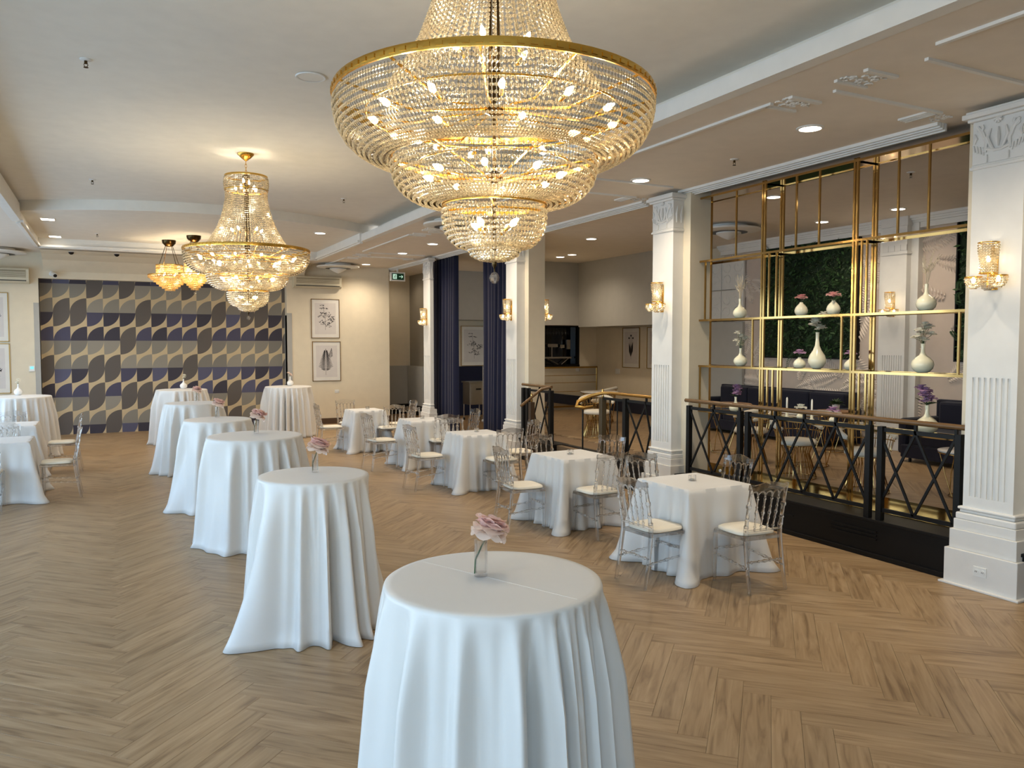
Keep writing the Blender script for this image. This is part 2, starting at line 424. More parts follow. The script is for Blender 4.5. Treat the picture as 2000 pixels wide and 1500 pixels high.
tag(obj('entrance_step', g, M['blackwood'], bevel=.004), 'black step up into the lounge between the two railing panels', 'step')
# floor beyond the far columns
struct('floor_back_room', G().box(6.35, 11.4, 12.9, 21.6, -.10, 0.0), mat('back_floor_vinyl', (140, 112, 78), .5))

# ---- ceilings
cl = G()
cl.box(XR+.02, 11.4, -4, 21.9, ZP, ZP+.1).box(-4.6, XL-.02, -4, 21.9, ZP, ZP+.1).box(XL-.02, XR+.02, 18.1, 21.9, ZP, ZP+.1).box(XL-.02, XR+.02, -4, -3, ZP, ZP+.1)
ceil = struct('ceiling', cl, M['ceiling_low'])
arc = []
for i in range(25):
    t = i/24; x = -1.6+6.3*t; arc.append((x, 13.55+2.1*((x-1.55)/3.15)**2*.62+.0))
near = [(XL-.35, -3.2), (XR+.35, -3.2)] + [(x, y) for x, y in reversed(arc)]
struct('ceiling_main', G().prism(near, ZM, ZM+.08), M['ceiling'])
far = [(x, y) for x, y in arc]+[(4.7, 18.3), (-1.6, 18.3)]
struct('ceiling_far', G().prism(list(reversed(far)), ZF, ZF+.25), M['ceiling'])
# cove recess walls beside the main ceiling, lip bands
g = G().box(XR+.35, XR+.40, -3.2, 14.6, ZP+.1, ZM+.05).box(XL-.40, XL-.35, -3.2, 14.6, ZP+.1, ZM+.05).box(XL-.4, XR+.4, -3.25, -3.2, ZP, ZM+.05)
struct('trim_2', g, M['ceiling'])
g = G().prism([(XR-.02, -3.2), (XR+.10, -3.2), (XR+.10, 14.6), (XR-.02, 14.45)], ZP-.005, ZP+.125)
struct('trim_3', g, M['trimw'])
g = G().prism([(XL-.10, -3.2), (XL+.02, -3.2), (XL+.02, 14.45), (XL-.10, 14.6)], ZP-.005, ZP+.26)
struct('trim_4', g, M['trimw'])
# fascia round the far recess with its thin moulding
g = G().box(XR-.01, XR+.05, 14.6, 18.1, ZP-.03, ZF+.02).box(XL-.05, XL+.01, 14.6, 18.1, ZP-.03, ZF+.02).box(XL-.05, XR+.05, 18.05, 18.12, ZP-.03, ZF+.02)
g.box(XR-.05, XR-.01, 14.6, 18.05, ZP-.01, ZP+.03).box(XL+.01, XL+.05, 14.6, 18.05, ZP-.01, ZP+.03).box(XL, XR, 18.0, 18.05, ZP-.01, ZP+.03)
struct('trim_5', g, M['trimw'])
# mouldings on the low ceiling over each bay
CY = [3.87, 8.10, 12.33, 16.56]
g = G()
def mold(x0, y0, x1, y1, wd=.035, h=.02): g.bar((x0, y0, ZP-h/2), (x1, y1, ZP-h/2), wd, h)
for i, a in enumerate([-.36]+CY):
    b = a+4.23
    y0, y1 = a+.85, min(b-.55, 20.6)
    mold(4.72, y0, 4.72, y1)
    for k in range(4): mold(6.40+k*.035, y0-.25, 6.40+k*.035, min(b-.15, 20.6), .022, .03+k*.012)
    mold(4.9, a+.40, 6.15, a+.40, .03); mold(4.9, a-.35, 6.15, a-.35, .03)
struct('trim_6', g, M['trimw'])
R1 = random.Random(3)
for i, a in enumerate([-.36]+CY):
    for y in (a-.02, a+.66):
        if not 3 < y < 17.5: continue
        og = G().box(4.72, 5.04, y-.02, y+.02+.0, ZP-.02, ZP).box(4.72, 5.04, y+.24, y+.27, ZP-.02, ZP)
        for k in range(26):
            x, yy = 4.74+R1.random()*.28, y+.03+R1.random()*.20; q = R1.random()*PI
            og.tube([(x+.025*math.cos(q+t)*1.3, yy+.025*math.sin(q+t), ZP-.006) for t in (0, .9, 1.8, 2.7)], .006, 5)
        o = obj('ceiling_ornament', og, M['trimw']); o['kind'] = 'structure'
    if 3 < a+.4 < 17:
        og = G()
        for k in range(4): og.bar((6.02+k*.03, a+.42, ZP-.008), (6.02+k*.03, a+.70, ZP-.008), .018, .016+.004*k)
        for k in range(14):
            x, yy = 6.18+R1.random()*.16, a+.40+R1.random()*.22
            og.tube([(x+.02*math.cos(t), yy+.02*math.sin(t), ZP-.006) for t in (0, 1, 2, 3)], .006, 5)
        obj('corner_ornament', og, M['trimw'])['kind'] = 'structure'

# ---- walls
WX0, WX1, WZ = -1.30, 3.83, 3.37       # wallpaper recess
g = G().box(-4.6, WX0, YB, YB+.2, 0, ZP).box(WX0, WX1, YB, YB+.2, WZ, ZP).box(WX1, 6.40, YB, YB+.2, 0, ZP)
struct('wall_back', g, M['wall'])
struct('wall_recess', G().box(WX0-.05, WX1+.05, 19.72, 19.8, 0, WZ+.05), M['wallpaper'])
g = G().box(WX0-.06, WX0+.0, YB+.01, 19.75, 0, WZ).box(WX1, WX1+.02, YB-.012, 19.75, 0, WZ-.7).box(WX1+.0, WX1+.12, YB-.015, YB, 0, 2.72).box(WX0-.10, WX0, YB-.015, YB, 0, 2.85)
struct('trim_7', g, M['wallg'])
struct('baseboard_back', G().box(WX1+.13, 6.4, YB-.025, YB, 0, .14).box(-4.6, WX0-.12, YB-.025, YB, 0, .14), M['basebrown'], bevel=.004)
# curved bulkhead over the wallpaper
g = G(); prof = [(YB-.0, 3.52), (YB-.10, 3.60), (YB-.28, 3.74), (YB-.55, 3.84), (YB-.9, 3.89)]
for (ya, za), (yb, zb) in zip(prof, prof[1:]):
    g.add([(WX0+.1, ya, za), (WX1+.4, ya, za), (WX1+.4, yb, zb), (WX0+.1, yb, zb)], [(0, 1, 2, 3)])
for x in (WX0+.1, WX1+.4):
    g.add([(x, y, z) for y, z in prof]+[(x, YB, 3.9)], [tuple(range(6))])
struct('trim_8', g, M['wall'], smooth=40)
# left wall with windows, back wall with windows (behind the camera)
g = G(); ys = [-3.8]+[v for p in WIN_L for v in p]+[19.6]
for i in range(0, len(ys), 2): g.box(-4.2, -4.0, ys[i], ys[i+1], 0, ZP)
for a, b in WIN_L: g.box(-4.2, -4.0, a, b, 0, .55).box(-4.2, -4.0, a, b, 3.35, ZP)
struct('wall_left', g, M['wall'])
g = G(); xs = [-4.2]+[v for p in WIN_B for v in p]+[11.2]
for i in range(0, len(xs), 2): g.box(xs[i], xs[i+1], -3.7, -3.5, 0, ZP)
for a, b in WIN_B: g.box(a, b, -3.7, -3.5, 0, .55).box(a, b, -3.7, -3.5, 3.35, ZP)
struct('wall_front', g, M['wall'])
n = 0
for a, b in WIN_L:
    n += 1; g = G()
    for y in (a, (a+b)/2-.03, b-.06): g.box(-4.12, -4.06, y, y+.06, .55, 3.35)
    for z in (.55, 2.4, 3.29): g.box(-4.12, -4.06, a, b, z, z+.06)
    struct('window_%d' % n, g, M['outside'])
for a, b in WIN_B:
    n += 1; g = G()
    for x in (a, (a+b)/2-.03, b-.06): g.box(x, x+.06, -3.62, -3.56, .55, 3.35)
    for z in (.55, 2.4, 3.29): g.box(a, b, -3.62, -3.56, z, z+.06)
    struct('window_%d' % n, g, M['outside'])
# corridor and back rooms to the right of the far wall
struct('wall_corridor', G().box(6.38, 7.65, 21.4, 21.5, 0, ZP).box(6.38, 6.42, YB+.2, 21.4, 0, ZP), M['wall'])
struct('wall_corridor_side', G().box(7.65, 7.75, 20.1, 21.5, 0, ZP), mat('shaded_plaster', (150, 142, 128), .7))  # shade on this unlit side is put into the darker colour
g = G().box(6.44, 7.64, 21.28, 21.4, .28, 1.36).box(7.53, 7.65, 20.1, 21.4, .28, 1.36)
struct('trim_9', g, M['wallg'])
struct('baseboard_corridor', G().box(6.44, 7.64, 21.3, 21.4, 0, .28).box(7.55, 7.65, 20.1, 21.4, 0, .28), M['black'])
struct('wall_back_room', G().box(7.65, 11.4, 20.0, 20.1, 1.36, ZP), M['wall'])
struct('wall_back_room_low', G().box(7.65, 11.4, 19.96, 20.1, 0, 1.36), M['navy'])
g = G()
g.box(7.76, 9.5, 19.2, 19.98, 2.62, 3.9)
struct('wall_arch', g, M['wallg'], smooth=40)
struct('wall_lounge_partition', G().prism([(6.78, 12.42), (9.15, 16.7), (9.65, 20.0), (9.55, 20.0), (9.05, 16.75), (6.70, 12.5)], 0, ZP), M['wall'])
# lounge walls
struct('wall_right', G().box(10.9, 11.0, -3.8, 17.2, 0, ZP), M['wall'])
struct('wall_lounge_back', G().box(9.1, 9.35, 16.7, 16.8, .36, ZP).box(9.35, 10.35, 16.7, 16.8, .36, 1.46).box(9.35, 10.35, 16.7, 16.8, 2.5, ZP).box(10.35, 10.9, 16.7, 16.8, .36, ZP), M['wall'])
struct('wall_bulkhead', G().box(10.0, 10.9, 12.6, 16.1, 2.38, ZP).prism([(8.85, 16.1), (10.9, 16.1), (10.9, 16.7), (9.2, 16.7)], 2.42, ZP), M['wallg'])
struct('baseboard_lounge', G().box(10.86, 10.9, 8.8, 16.7, .36, .62), M['navy'])
struct('wall_lounge_front', G().box(6.6, 10.9, .3, .4, .36, ZP), M['wall'])

# ------------------------------------------------------------------ columns
def column(i, cy, label):
    c = empty('column', (6.24, cy, 0), 0, label, 'column', 'white fluted columns along the lounge')
    base = G()
    dp = .45 if i < 3 else .12
    for x0, hw, z0, z1 in ((-.045, .30, 0, .30), (-.02, .275, .30, .46), (.0, .255, .46, .545)): base.box(x0, dp+.05, -hw, hw, z0, z1)
    base.box(-.075, dp+.07, -.33, .33, 0, .018)
    obj('base', base, M['col'], c, bevel=.005)
    mo = G()
    for z0, z1, e in ((.545, .60, .012), (.60, .625, -.008), (.625, .65, .004)): mo.box(.02-e, dp, -.235-e, .235+e, z0, z1)
    obj('base_moulding', mo, M['col'], c, bevel=.012)
    # shaft with recessed flutes in the lower front
    sh = G(); X = .04; hw = .205; zt = 3.40; fz0, fz1 = .74, 1.72; nfl = 7; fw = .026
    cs = [-hw+.04+(2*hw-.08)*(k+.5)/nfl for k in range(nfl)]
    sh.box(X+.012, dp, -hw, hw, .65, zt)
    sh.box(X, X+.012, -hw, hw, .65, fz0).box(X, X+.012, -hw, hw, fz1, zt)
    e = -hw
    for q in cs: sh.box(X, X+.012, e, q-fw/2, fz0, fz1); e = q+fw/2
    sh.box(X, X+.012, e, hw, fz0, fz1)
    obj('shaft', sh, M['col'], c)
    if i < 3: obj('pier', G().box(.20, .52, -.34, .34, .36 if i < 2 else 0, 3.9), M['wall'], c)
    # capital
    cp = G()
    for z0, z1, e2 in ((3.395, 3.42, .018), (3.42, 3.435, .008)): cp.box(X-e2, dp, -hw-e2, hw+e2, z0, z1)
    cp.box(X-.005, dp, -hw-.005, hw+.005, 3.435, 3.78)
    for z0, z1, e2 in ((3.775, 3.80, .02), (3.80, 3.84, .05), (3.84, 3.86, .03)): cp.box(X-e2-.02, dp+.02, -hw-e2-.01, hw+e2+.01, z0, z1)
    cap = obj('capital', cp, M['col'], c, bevel=.006)
    orn = G(); f = X-.012
    def on(pts, r): orn.tube([(f-q[2] if len(q) > 2 else f, q[0], q[1]) for q in pts], r, 6)
    for s in (-1, 1):
        sp = [(s*(.15+.035*(1-t/9)*math.cos(t*.75+2.2)), 3.71+.035*(1-t/9)*math.sin(t*.75+2.2)) for t in range(9)]
        on(sp, [.013-.001*k for k in range(9)])
        on([(s*.10, 3.52), (s*.09, 3.60), (s*.125, 3.68), (s*.165, 3.735)], [.012, .016, .016, .012])
        on([(s*.03, 3.53, .0), (s*.055, 3.57, .006), (s*.08, 3.63, .006), (s*.06, 3.70, 0)], [.008, .014, .014, .008])
        on([(s*.19, 3.60), (s*.175, 3.64), (s*.19, 3.68)], [.006, .014, .006])
        for k in range(4): on([(s*(.11+.025*k), 3.50+.012*k), (s*(.12+.026*k), 3.56+.01*k)], [.005, .009])
        on([(s*.085, 3.44), (s*.085, 3.50)], .008)
    on([(0, 3.55), (0, 3.62, .01), (0, 3.70)], [.01, .022, .01])
    for k in range(7):
        a = k*2*PI/7; on([(0, 3.765, .01), (.034*math.cos(a), 3.765+.034*math.sin(a), .004)], [.008, .012])
    on([(-.09, 3.545), (-.03, 3.525, .004), (.03, 3.525, .004), (.09, 3.545)], .012)
    for sy in (-1, 1):    # side leaves on the return
        for k in range(4 if i < 3 else 1): orn.tube([(X+.05+.07*k, sy*(hw+.008), 3.50), (X+.04+.07*k, sy*(hw+.016), 3.60), (X+.06+.07*k, sy*(hw+.01), 3.70)], [.006, .016, .006], 6)
    obj('carved_leaves', orn, M['col'], cap, smooth=50)
    return c
clabels = ['nearest white fluted column at the right edge of the photo, with an outlet in its base', 'second white fluted column, between the brass shelving and the lounge entrance', 'third white fluted column, beside the right-hand navy curtain', 'farthest white fluted column, left of the navy curtains']
for i, y in enumerate(CY): column(i, y if i < 3 else 16.45, clabels[i])
def outlet(loc, normal, label):
    o = empty('power_outlet', loc, normal, label, 'outlet')
    obj('cover_plate', G().box(-.055, .055, -.008, 0, -.04, .04), M['plastic'], o, bevel=.003)
    for s in (-1, 1):
        g = G()
        g.lathe([(.019, 0), (.018, .004)], 12, (0, 0, 0)); g.xf(Matrix.Rotation(PI/2, 4, 'X')); g.xf(Matrix.Translation((s*.026, -.008, 0)))
        r = obj('socket', g, M['plastic'], o)
        h = G()
        for q in (-.006, .006): h.box(s*.026+q-.0015, s*.026+q+.0015, -.0135, -.011, -.005, .007)
        obj('slot', h, M['dark'], r)
outlet((6.195, 3.86, .16), -PI/2, 'white double outlet low on the nearest column base')
outlet((5.03, YB, .80), 0, 'white wall outlet below the framed fern prints')

# ------------------------------------------------------------------ crystal strands
def beads(profile, nstr, dx, br, bh, jit=0., a0=0.):
    """crystal beads strung along a profile (r,z) on nstr strands"""
    P = np.array(profile, float); seg = np.hypot(*(P[1:]-P[:-1]).T); cum = np.concatenate([[0], np.cumsum(seg)]); L = cum[-1]
    n = max(2, int(round(L/dx))); s = (np.arange(n)+.5)/n*L
    r = np.interp(s, cum, P[:, 0]); z = np.interp(s, cum, P[:, 1])
    sg = 6; base = [(0, 0, -bh)]+[(br*math.cos(2*PI*k/sg), br*math.sin(2*PI*k/sg), zz) for zz in (-bh*.35, bh*.35) for k in range(sg)]+[(0, 0, bh)]
    base = np.array(base); bf = [(0, 1+(k+1) % sg, 1+k) for k in range(sg)]+[(1+k, 1+(k+1) % sg, 7+(k+1) % sg, 7+k) for k in range(sg)]+[(7+k, 7+(k+1) % sg, 13) for k in range(sg)]
    cs = []
    for i in range(nstr):
        a = 2*PI*i/nstr+a0
        cs.append(np.stack([r*math.cos(a), r*math.sin(a), z], 1))
    C = np.concatenate(cs); V = (C[:, None, :]+base[None]).reshape(-1, 3)
    g = G(); g.v = [tuple(q) for q in V.tolist()]; nb = len(base)
    for i in range(len(C)):
        o = i*nb; g.f += [tuple(o+k for k in f) for f in bf]
    return g
def wires(profile, nstr, rad=.0014):
    g = G()
    for i in range(nstr):
        a = 2*PI*i/nstr; g.tube([(r*math.cos(a), r*math.sin(a), z) for r, z in profile], rad, 3, cap=False)
    return g
def arcprof(r0, z0, r1, z1, bul=.5, n=8):
    """quarter-ish bulge from (r0,z0) down to (r1,z1)"""
    out = []
    for i in range(n+1):
        t = i/n*PI/2; e = (r1+(r0-r1)*math.cos(t)**bul if t < PI/2-1e-6 else r1, z0+(z1-z0)*math.sin(t)**1.0); out.append(e)
    return out
def chandelier(loc, zc, label):
    """empire chandelier; local z = world z, so the empty stands at floor height zero"""
    c = empty('chandelier', (loc[0], loc[1], 0), 0, label, 'chandelier', 'large empire crystal chandeliers')
    c.scale = (.957, .957, 1)
    g = G().lathe([(.004, ZM), (.10, ZM), (.098, ZM-.012), (.06, ZM-.05), (.03, ZM-.07), (.012, ZM-.085), (.004, ZM-.085)], 24)
    obj('canopy', g, M['gold'], c, smooth=40)
    g = G(); z = ZM-.085
    k = 0
    while z > 3.985:
        ax = k % 2
        pts = [((.011*math.cos(t) if ax else 0), (0 if ax else .011*math.cos(t)), z-.022+.024*math.sin(t)) for t in [2*PI*j/12 for j in range(12)]]
        g.tube(pts, .003, 5, closed=True); z -= .036; k += 1
    obj('chain', g, M['gold'], c, smooth=60)
    g = G().tube([(0, 0, 3.99), (0, 0, 2.42)], .009, 8)
    for zz, rr in ((3.95, .05), (3.35, .04), (3.05, .05), (2.75, .04)): g.lathe([(.01, zz-.03), (rr, zz-.01), (rr, zz+.01), (.01, zz+.03)], 12)
    for j in range(4):
        a = j*PI/2+.4; g.tube([(.02*math.cos(a), .02*math.sin(a), 3.98), (.03*math.cos(a), .03*math.sin(a), 3.1)], .006, 6)
    obj('centre_stem', g, M['bronze'], c, smooth=50)
    def hoop(name, r, z0, h, extra=True):
        g = G().lathe([(r-.006, z0-h/2), (r+.004, z0-h/2), (r+.006, z0), (r+.004, z0+h/2), (r-.006, z0+h/2), (r-.006, z0-h/2)], 72, cap=False)
        o = obj(name, g, M['gold'], c, smooth=40)
        return o
    TOP, RT = 3.95, .25
    h1 = hoop('top_hoop', RT, TOP, .02); hoop('collar_hoop', RT+.002, 3.79, .012)
    rim = hoop('rim_hoop', .745, 3.09, .035)
    g = G()
    for j in range(90):
        a = 2*PI*j/90; g.obox((.752*math.cos(a), .752*math.sin(a), 3.09), (.002*math.cos(a), .002*math.sin(a), 0), (-.014*math.sin(a), .014*math.cos(a), 0), (0, 0, .008))
    obj('stamped_pattern', g, M['gold'], rim, kind='stuff')
    hoop('second_hoop', .485, 2.835, .02); hoop('third_hoop', .245, 2.625, .018)
    g = G()
    for j in range(12):
        a = 2*PI*j/12
        g.tube([(.04*math.cos(a), .04*math.sin(a), 3.05), (.40*math.cos(a), .40*math.sin(a), 3.0), (.735*math.cos(a), .735*math.sin(a), 3.08)], .006, 5)
        if j % 2: g.tube([(.03*math.cos(a), .03*math.sin(a), 2.74), (.48*math.cos(a), .48*math.sin(a), 2.83)], .005, 5)
        if j % 4 == 0: g.tube([(.02*math.cos(a), .02*math.sin(a), 2.62), (.24*math.cos(a), .24*math.sin(a), 2.625)], .005, 5)
    g.ring(.60, 3.02, .005); g.ring(.36, 2.80, .005)
    obj('inner_frame', g, M['gold'], c, smooth=50)
    # strands
    tiers = [('top_band', [(RT+.004, 3.94), (RT+.012, 3.87), (RT+.004, 3.80)], 76, .0245, .0088),
             ('skirt_strands', [(RT-.006, 3.775), (RT-.008, 3.70), (.262, 3.60), (.295, 3.48), (.35, 3.34), (.43, 3.21), (.50, 3.12)], 78, .0245, .0095),
             ('bowl_strands', [(.745, 3.06), (.742, 3.01), (.728, 2.955), (.695, 2.90), (.65, 2.86), (.59, 2.828), (.52, 2.815), (.49, 2.82)], 250, .0275, .0080),
             ('middle_strands', [(.485, 2.81), (.482, 2.77), (.468, 2.72), (.435, 2.68), (.39, 2.65), (.33, 2.632), (.255, 2.625)], 146, .0270, .0086),
             ('lower_strands', [(.245, 2.605), (.245, 2.56), (.236, 2.51), (.21, 2.465), (.175, 2.44), (.12, 2.43)], 72, .0245, .0090),
             ('dish_strands', [(.125, 2.43), (.11, 2.40), (.07, 2.382), (.02, 2.376)], 34, .02, .0085)]
    for nm, pf, n, dx, br in tiers:
        o = obj(nm, beads(pf, n, dx, br, .0085 if n > 100 else .0095), M['crystal'], c, kind='stuff')
        obj('pins', wires(pf, n), M['bronze'], o, kind='stuff')
    g = G().lathe([(.125, 2.44), (.12, 2.42), (.095, 2.395), (.055, 2.378), (.01, 2.372)], 14, cap=False)
    obj('crystal_dish', g, M['glass'], c)
    g = G().lathe([(.004, 2.375), (.012, 2.37), (.012, 2.355), (.004, 2.34), (.003, 2.325)], 8)
    b = obj('finial', g, M['bronze'], c, smooth=50)
    g = G()
    g.lathe([(.002, 2.325), (.012, 2.320), (.021, 2.309), (.025, 2.296), (.021, 2.283), (.012, 2.273), (.002, 2.27)], 9)
    obj('crystal_ball', g, M['glass'], c)
    # candle bulbs with holders
    def ringb(n, r, z, tilt, a0):
        for j in range(n):
            a = 2*PI*j/n+a0; d = Vector((math.cos(a)*math.sin(tilt), math.sin(a)*math.sin(tilt), math.cos(tilt))); p = Vector((r*math.cos(a), r*math.sin(a), z))
            gg = G().tube([p-d*.05, p-d*.008], .009, 8); h = obj('bulb_holder', gg, M['gold'], c, smooth=50)
            gb = G().tube([p-d*.01, p, p+d*.016, p+d*.03, p+d*.046], [.006, .013, .016, .011, .003], 8)
            obj('bulb', gb, M['bulb'], h, smooth=60)
    ringb(5, .12, 3.80, .4, .3); ringb(5, .17, 3.32, .7, .2); ringb(2, .06, 3.88, .2, .9)
    ringb(12, .55, 2.99, 1.2, .13); ringb(6, .36, 2.93, 1.5, .4)
    ringb(8, .30, 2.75, 1.3, .2); ringb(4, .10, 2.53, 1.0, .5)
    for (zz, rr, pw, n) in ((3.80, .0, 6, 1), (3.30, .12, 3.2, 2), (2.97, .5, 3.0, 6), (2.74, .22, 2.6, 3), (2.52, .0, 3.5, 1)):
        for j in range(n):
            a = 2*PI*j/n+.3; l = bpy.data.lights.new('chandelier_light', 'POINT'); l.energy = pw; l.color = WARM; l.shadow_soft_size = .02
            lo = bpy.data.objects.new('chandelier_light', l); COL.objects.link(lo); lo.location = (rr*math.cos(a), rr*math.sin(a), zz); lo.parent = c
    return c
chandelier((1.574, 3.26), 0, 'largest crystal chandelier hanging over the nearest tall round table')
chandelier((1.482, 9.78), 0, 'complete crystal chandelier with gold canopy, further down the hall on the left')

def small_chandelier(x, y, zr, r, zc, label, nb):
    c = empty('tiered_chandelier', (x, y, 0), 0, label, 'chandelier', 'small amber tiered chandeliers at the far end')
    obj('canopy', G().lathe([(.11, zc), (.135, zc), (.125, zc-.06), (.07, zc-.12), (.01, zc-.13)], 20), M['bronze'], c, smooth=40)
    g = G()
    for j in range(4):
        a = j*PI/2+.5; g.tube([(.07*math.cos(a), .07*math.sin(a), zc-.1), (r*.55*math.cos(a), r*.55*math.sin(a), zr+.20)], .006, 5)
    obj('chain', g, M['bronze'], c)
    g = G().ring(r, zr, .012).ring(r*.62, zr+.20, .010).ring(r*.62, zr+.13, .008)
    obj('hoop', g, M['gold'], c, smooth=60)
    n = 7; o = None
    for k in range(n):
        rr = r*(1-k/n*.9); z0 = zr-.01-k*.042
        gg = beads([(rr, z0), (rr, z0-.05)], int(rr*2*PI/.024), .025, .009, .013)
        o = obj('crystal_tier', gg, M['amber'], c, kind='stuff')
        obj('tier_ring', G().ring(rr, z0+.004, .005, seg=32), M['gold'], c)
    obj('upper_band', beads([(r*.62, zr+.19), (r*.62, zr+.02)], int(r*.62*2*PI/.026), .03, .009, .013), M['amber'], c, kind='stuff')
    obj('crystal_ball', G().ball((0, 0, zr-.36), .022, 8), M['glass'], c)
    for j in range(6):
        a = j*PI/3; p = Vector((r*.5*math.cos(a), r*.5*math.sin(a), zr+.0))
        obj('bulb', G().tube([p, p+Vector((0, 0, .02)), p+Vector((0, 0, .045))], [.012, .018, .004], 8), M['bulb'], c, smooth=60)
    l = bpy.data.lights.new('tier_light', 'POINT'); l.energy = 8; l.color = (1, .80, .52); l.shadow_soft_size = .05
    lo = bpy.data.objects.new('tier_light', l); COL.objects.link(lo); lo.location = (0, 0, zr-.02); lo.parent = c
    l = bpy.data.lights.new('tier_light', 'POINT'); l.energy = 4; l.color = (1, .80, .52); l.shadow_soft_size = .05
    lo = bpy.data.objects.new('tier_light', l); COL.objects.link(lo); lo.location = (0, 0, zr+.08); lo.parent = c
small_chandelier(1.12, 17.35, 3.36, .40, ZF, 'small amber tiered chandelier farther left, in front of the patterned wall', 1)
small_chandelier(1.50, 16.4, 3.33, .29, ZF, 'small amber tiered chandelier partly hidden behind the complete crystal chandelier', 2)

# ------------------------------------------------------------------ wall sconces
def sconce(loc, rz, label, pw=6):
    c = empty('wall_sconce', loc, rz, label, 'wall lamp', 'crystal wall sconces')   # local -Y points into the room
    def half(prof, n, cx=0, cy=-.01, full=False):
        g = beads(prof, n, .021, .0085, .010); g.xf(Matrix.Translation((cx, cy, 0))); return g
    obj('back_plate', G().box(-.03, .03, -.01, 0, -.10, .25), M['gold'], c, bevel=.003)
    obj('upper_tube', half([(.072, .26), (.07, .20), (.055, .12), (.06, .03)], 20, cy=-.085), M['crystal'], c, kind='stuff')
    g = G()
    for z, r in ((.27, .074), (.03, .062)): g.ring(r, z, .005, (0, -.085), 24)
    for s in (-1, 1): g.ring(.062, .005, .005, (s*.10, -.11), 20); g.tube([(0, -.06, -.03), (s*.10, -.11, -.05)], .005, 6)
    g.tube([(0, -.01, .05), (0, -.085, .03), (0, -.085, -.10)], .006, 6)
    obj('frame', g, M['gold'], c, smooth=60)
    for s in (-1, 1):
        obj('basket', half([(.062, 0), (.058, -.04), (.035, -.075), (.012, -.085)], 14, s*.10, -.11), M['crystal'], c, kind='stuff')
    obj('basket', half([(.055, .0), (.05, -.05), (.035, -.09), (.012, -.10)], 14, 0, -.085), M['crystal'], c, kind='stuff')
    for x, y, z in ((0, -.085, .14), (.10, -.11, -.02), (-.10, -.11, -.02)):
        obj('bulb', G().tube([(x, y, z-.02), (x, y, z), (x, y, z+.025)], [.010, .016, .004], 8), M['bulb'], c, smooth=60)
        l = bpy.data.lights.new('sconce_light', 'POINT'); l.energy = pw*.35; l.color = WARM; l.shadow_soft_size = .015
        lo = bpy.data.objects.new('sconce_light', l); COL.objects.link(lo); lo.location = (x, y-.005, z+.0); lo.parent = c
    return c
SX = 6.28
sconce((SX, CY[0], 2.52), -PI/2, 'crystal wall sconce on the nearest column')
sconce((SX, CY[1], 2.49), -PI/2, 'crystal wall sconce on the second column left of the brass shelving')
sconce((SX, CY[2], 2.49), -PI/2, 'crystal wall sconce on the third column beside the curtain')
sconce((SX, 16.45, 2.49), -PI/2, 'crystal wall sconce on the farthest column')
sconce((10.68, 8.12, 2.50), -PI/2, 'crystal wall sconce seen through the brass shelving on the lounge wall')
sconce((6.765, 12.15, 2.49), PI/2, 'crystal wall sconce on the lounge side of the third column')

# ------------------------------------------------------------------ ceiling fittings
def downlight(x, y, z, label, group, pw=74, r=.095, col=SOFTW, sq=False):
    c = empty('downlight', (x, y, z), 0, label, 'ceiling light', group)
    if sq: obj('trim_ring', G().box(-r*1.15, r*1.15, -r*1.15, r*1.15, -.008, 0), M['trimw'], c); obj('lens', G().box(-r, r, -r, r, -.011, -.008), M['led'], c)
    else:
        obj('trim_ring', G().lathe([(r, -.012), (r+.022, -.008), (r+.024, 0), (r, 0)], 28, cap=False), M['trimw'], c, smooth=40)
        obj('lens', G().lathe([(.001, -.010), (r, -.010), (r, -.006)], 28, cap=False), M['led'], c)
    l = bpy.data.lights.new('downlight_lamp', 'SPOT'); l.energy = pw; l.color = col; l.spot_size = math.radians(150); l.spot_blend = .9; l.shadow_soft_size = .08
    lo = bpy.data.objects.new('downlight_lamp', l); COL.objects.link(lo); lo.location = (0, 0, -.03); lo.parent = c
GD = 'round recessed downlights'
for y, lb in ((5.11, 'nearest round downlight over the right aisle, in front of the brass shelving'), (7.61, 'second round downlight over the right aisle, left of the shelving'), (9.7, 'third aisle downlight hidden behind the big chandelier'), (11.95, 'fourth aisle downlight near the third column'), (14.25, 'fifth aisle downlight, right of the pair before the far columns'), (16.0, 'sixth aisle downlight, left of the fifth'), (18.66, 'farthest aisle downlight before the exit sign')):
    downlight(5.57, y, ZP, lb, GD)
downlight(5.57, 2.8, ZP, 'round downlight at the right edge over the nearest column', GD)
downlight(3.57, 14.9, ZF, 'round downlight in the far ceiling recess right of the complete chandelier', GD)
downlight(3.69, 17.5, ZF, 'round downlight at the rim of the complete chandelier, in the far recess', GD)
downlight(-.86, 15.3, ZF, 'upper of the two square downlights at the far left', 'square downlights at the far left', sq=True)
downlight(-.88, 17.7, ZF, 'lower of the two square downlights at the far left', 'square downlights at the far left', sq=True)
for (x, y), lb in (((7.74, 7.68), 'left downlight seen above the brass shelving'), ((10.0, 8.9), 'middle downlight seen above the brass shelving'), ((10.0, 7.56), 'right downlight seen above the brass shelving'), ((7.87, 12.24), 'small downlight over the lounge entrance')):
    downlight(x, y, ZP, lb, 'lounge ceiling downlights', 34, .09)
downlight(8.9, 14.6, ZP, 'added downlight brightening the lounge beyond the entrance', 'lounge ceiling downlights', 34, .09)  # extra lamp, added to lift the dark lounge and bulkhead
downlight(8.9, 16.0-.9, ZP, 'added far downlight brightening the lounge before the serving hatch', 'lounge ceiling downlights', 20, .09)  # another added lamp, brightens the far end of the lounge
downlight(7.05, 20.6, ZP, 'added downlight brightening the back corridor past the exit sign', 'added back room downlights', 12, .09)  # added lamp, lightens the dark corridor
downlight(9.0, 18.0, ZP, 'added dim downlight in the back room between the curtains', 'added back room downlights', 5, .09)  # added weak lamp so the back wall and its picture show
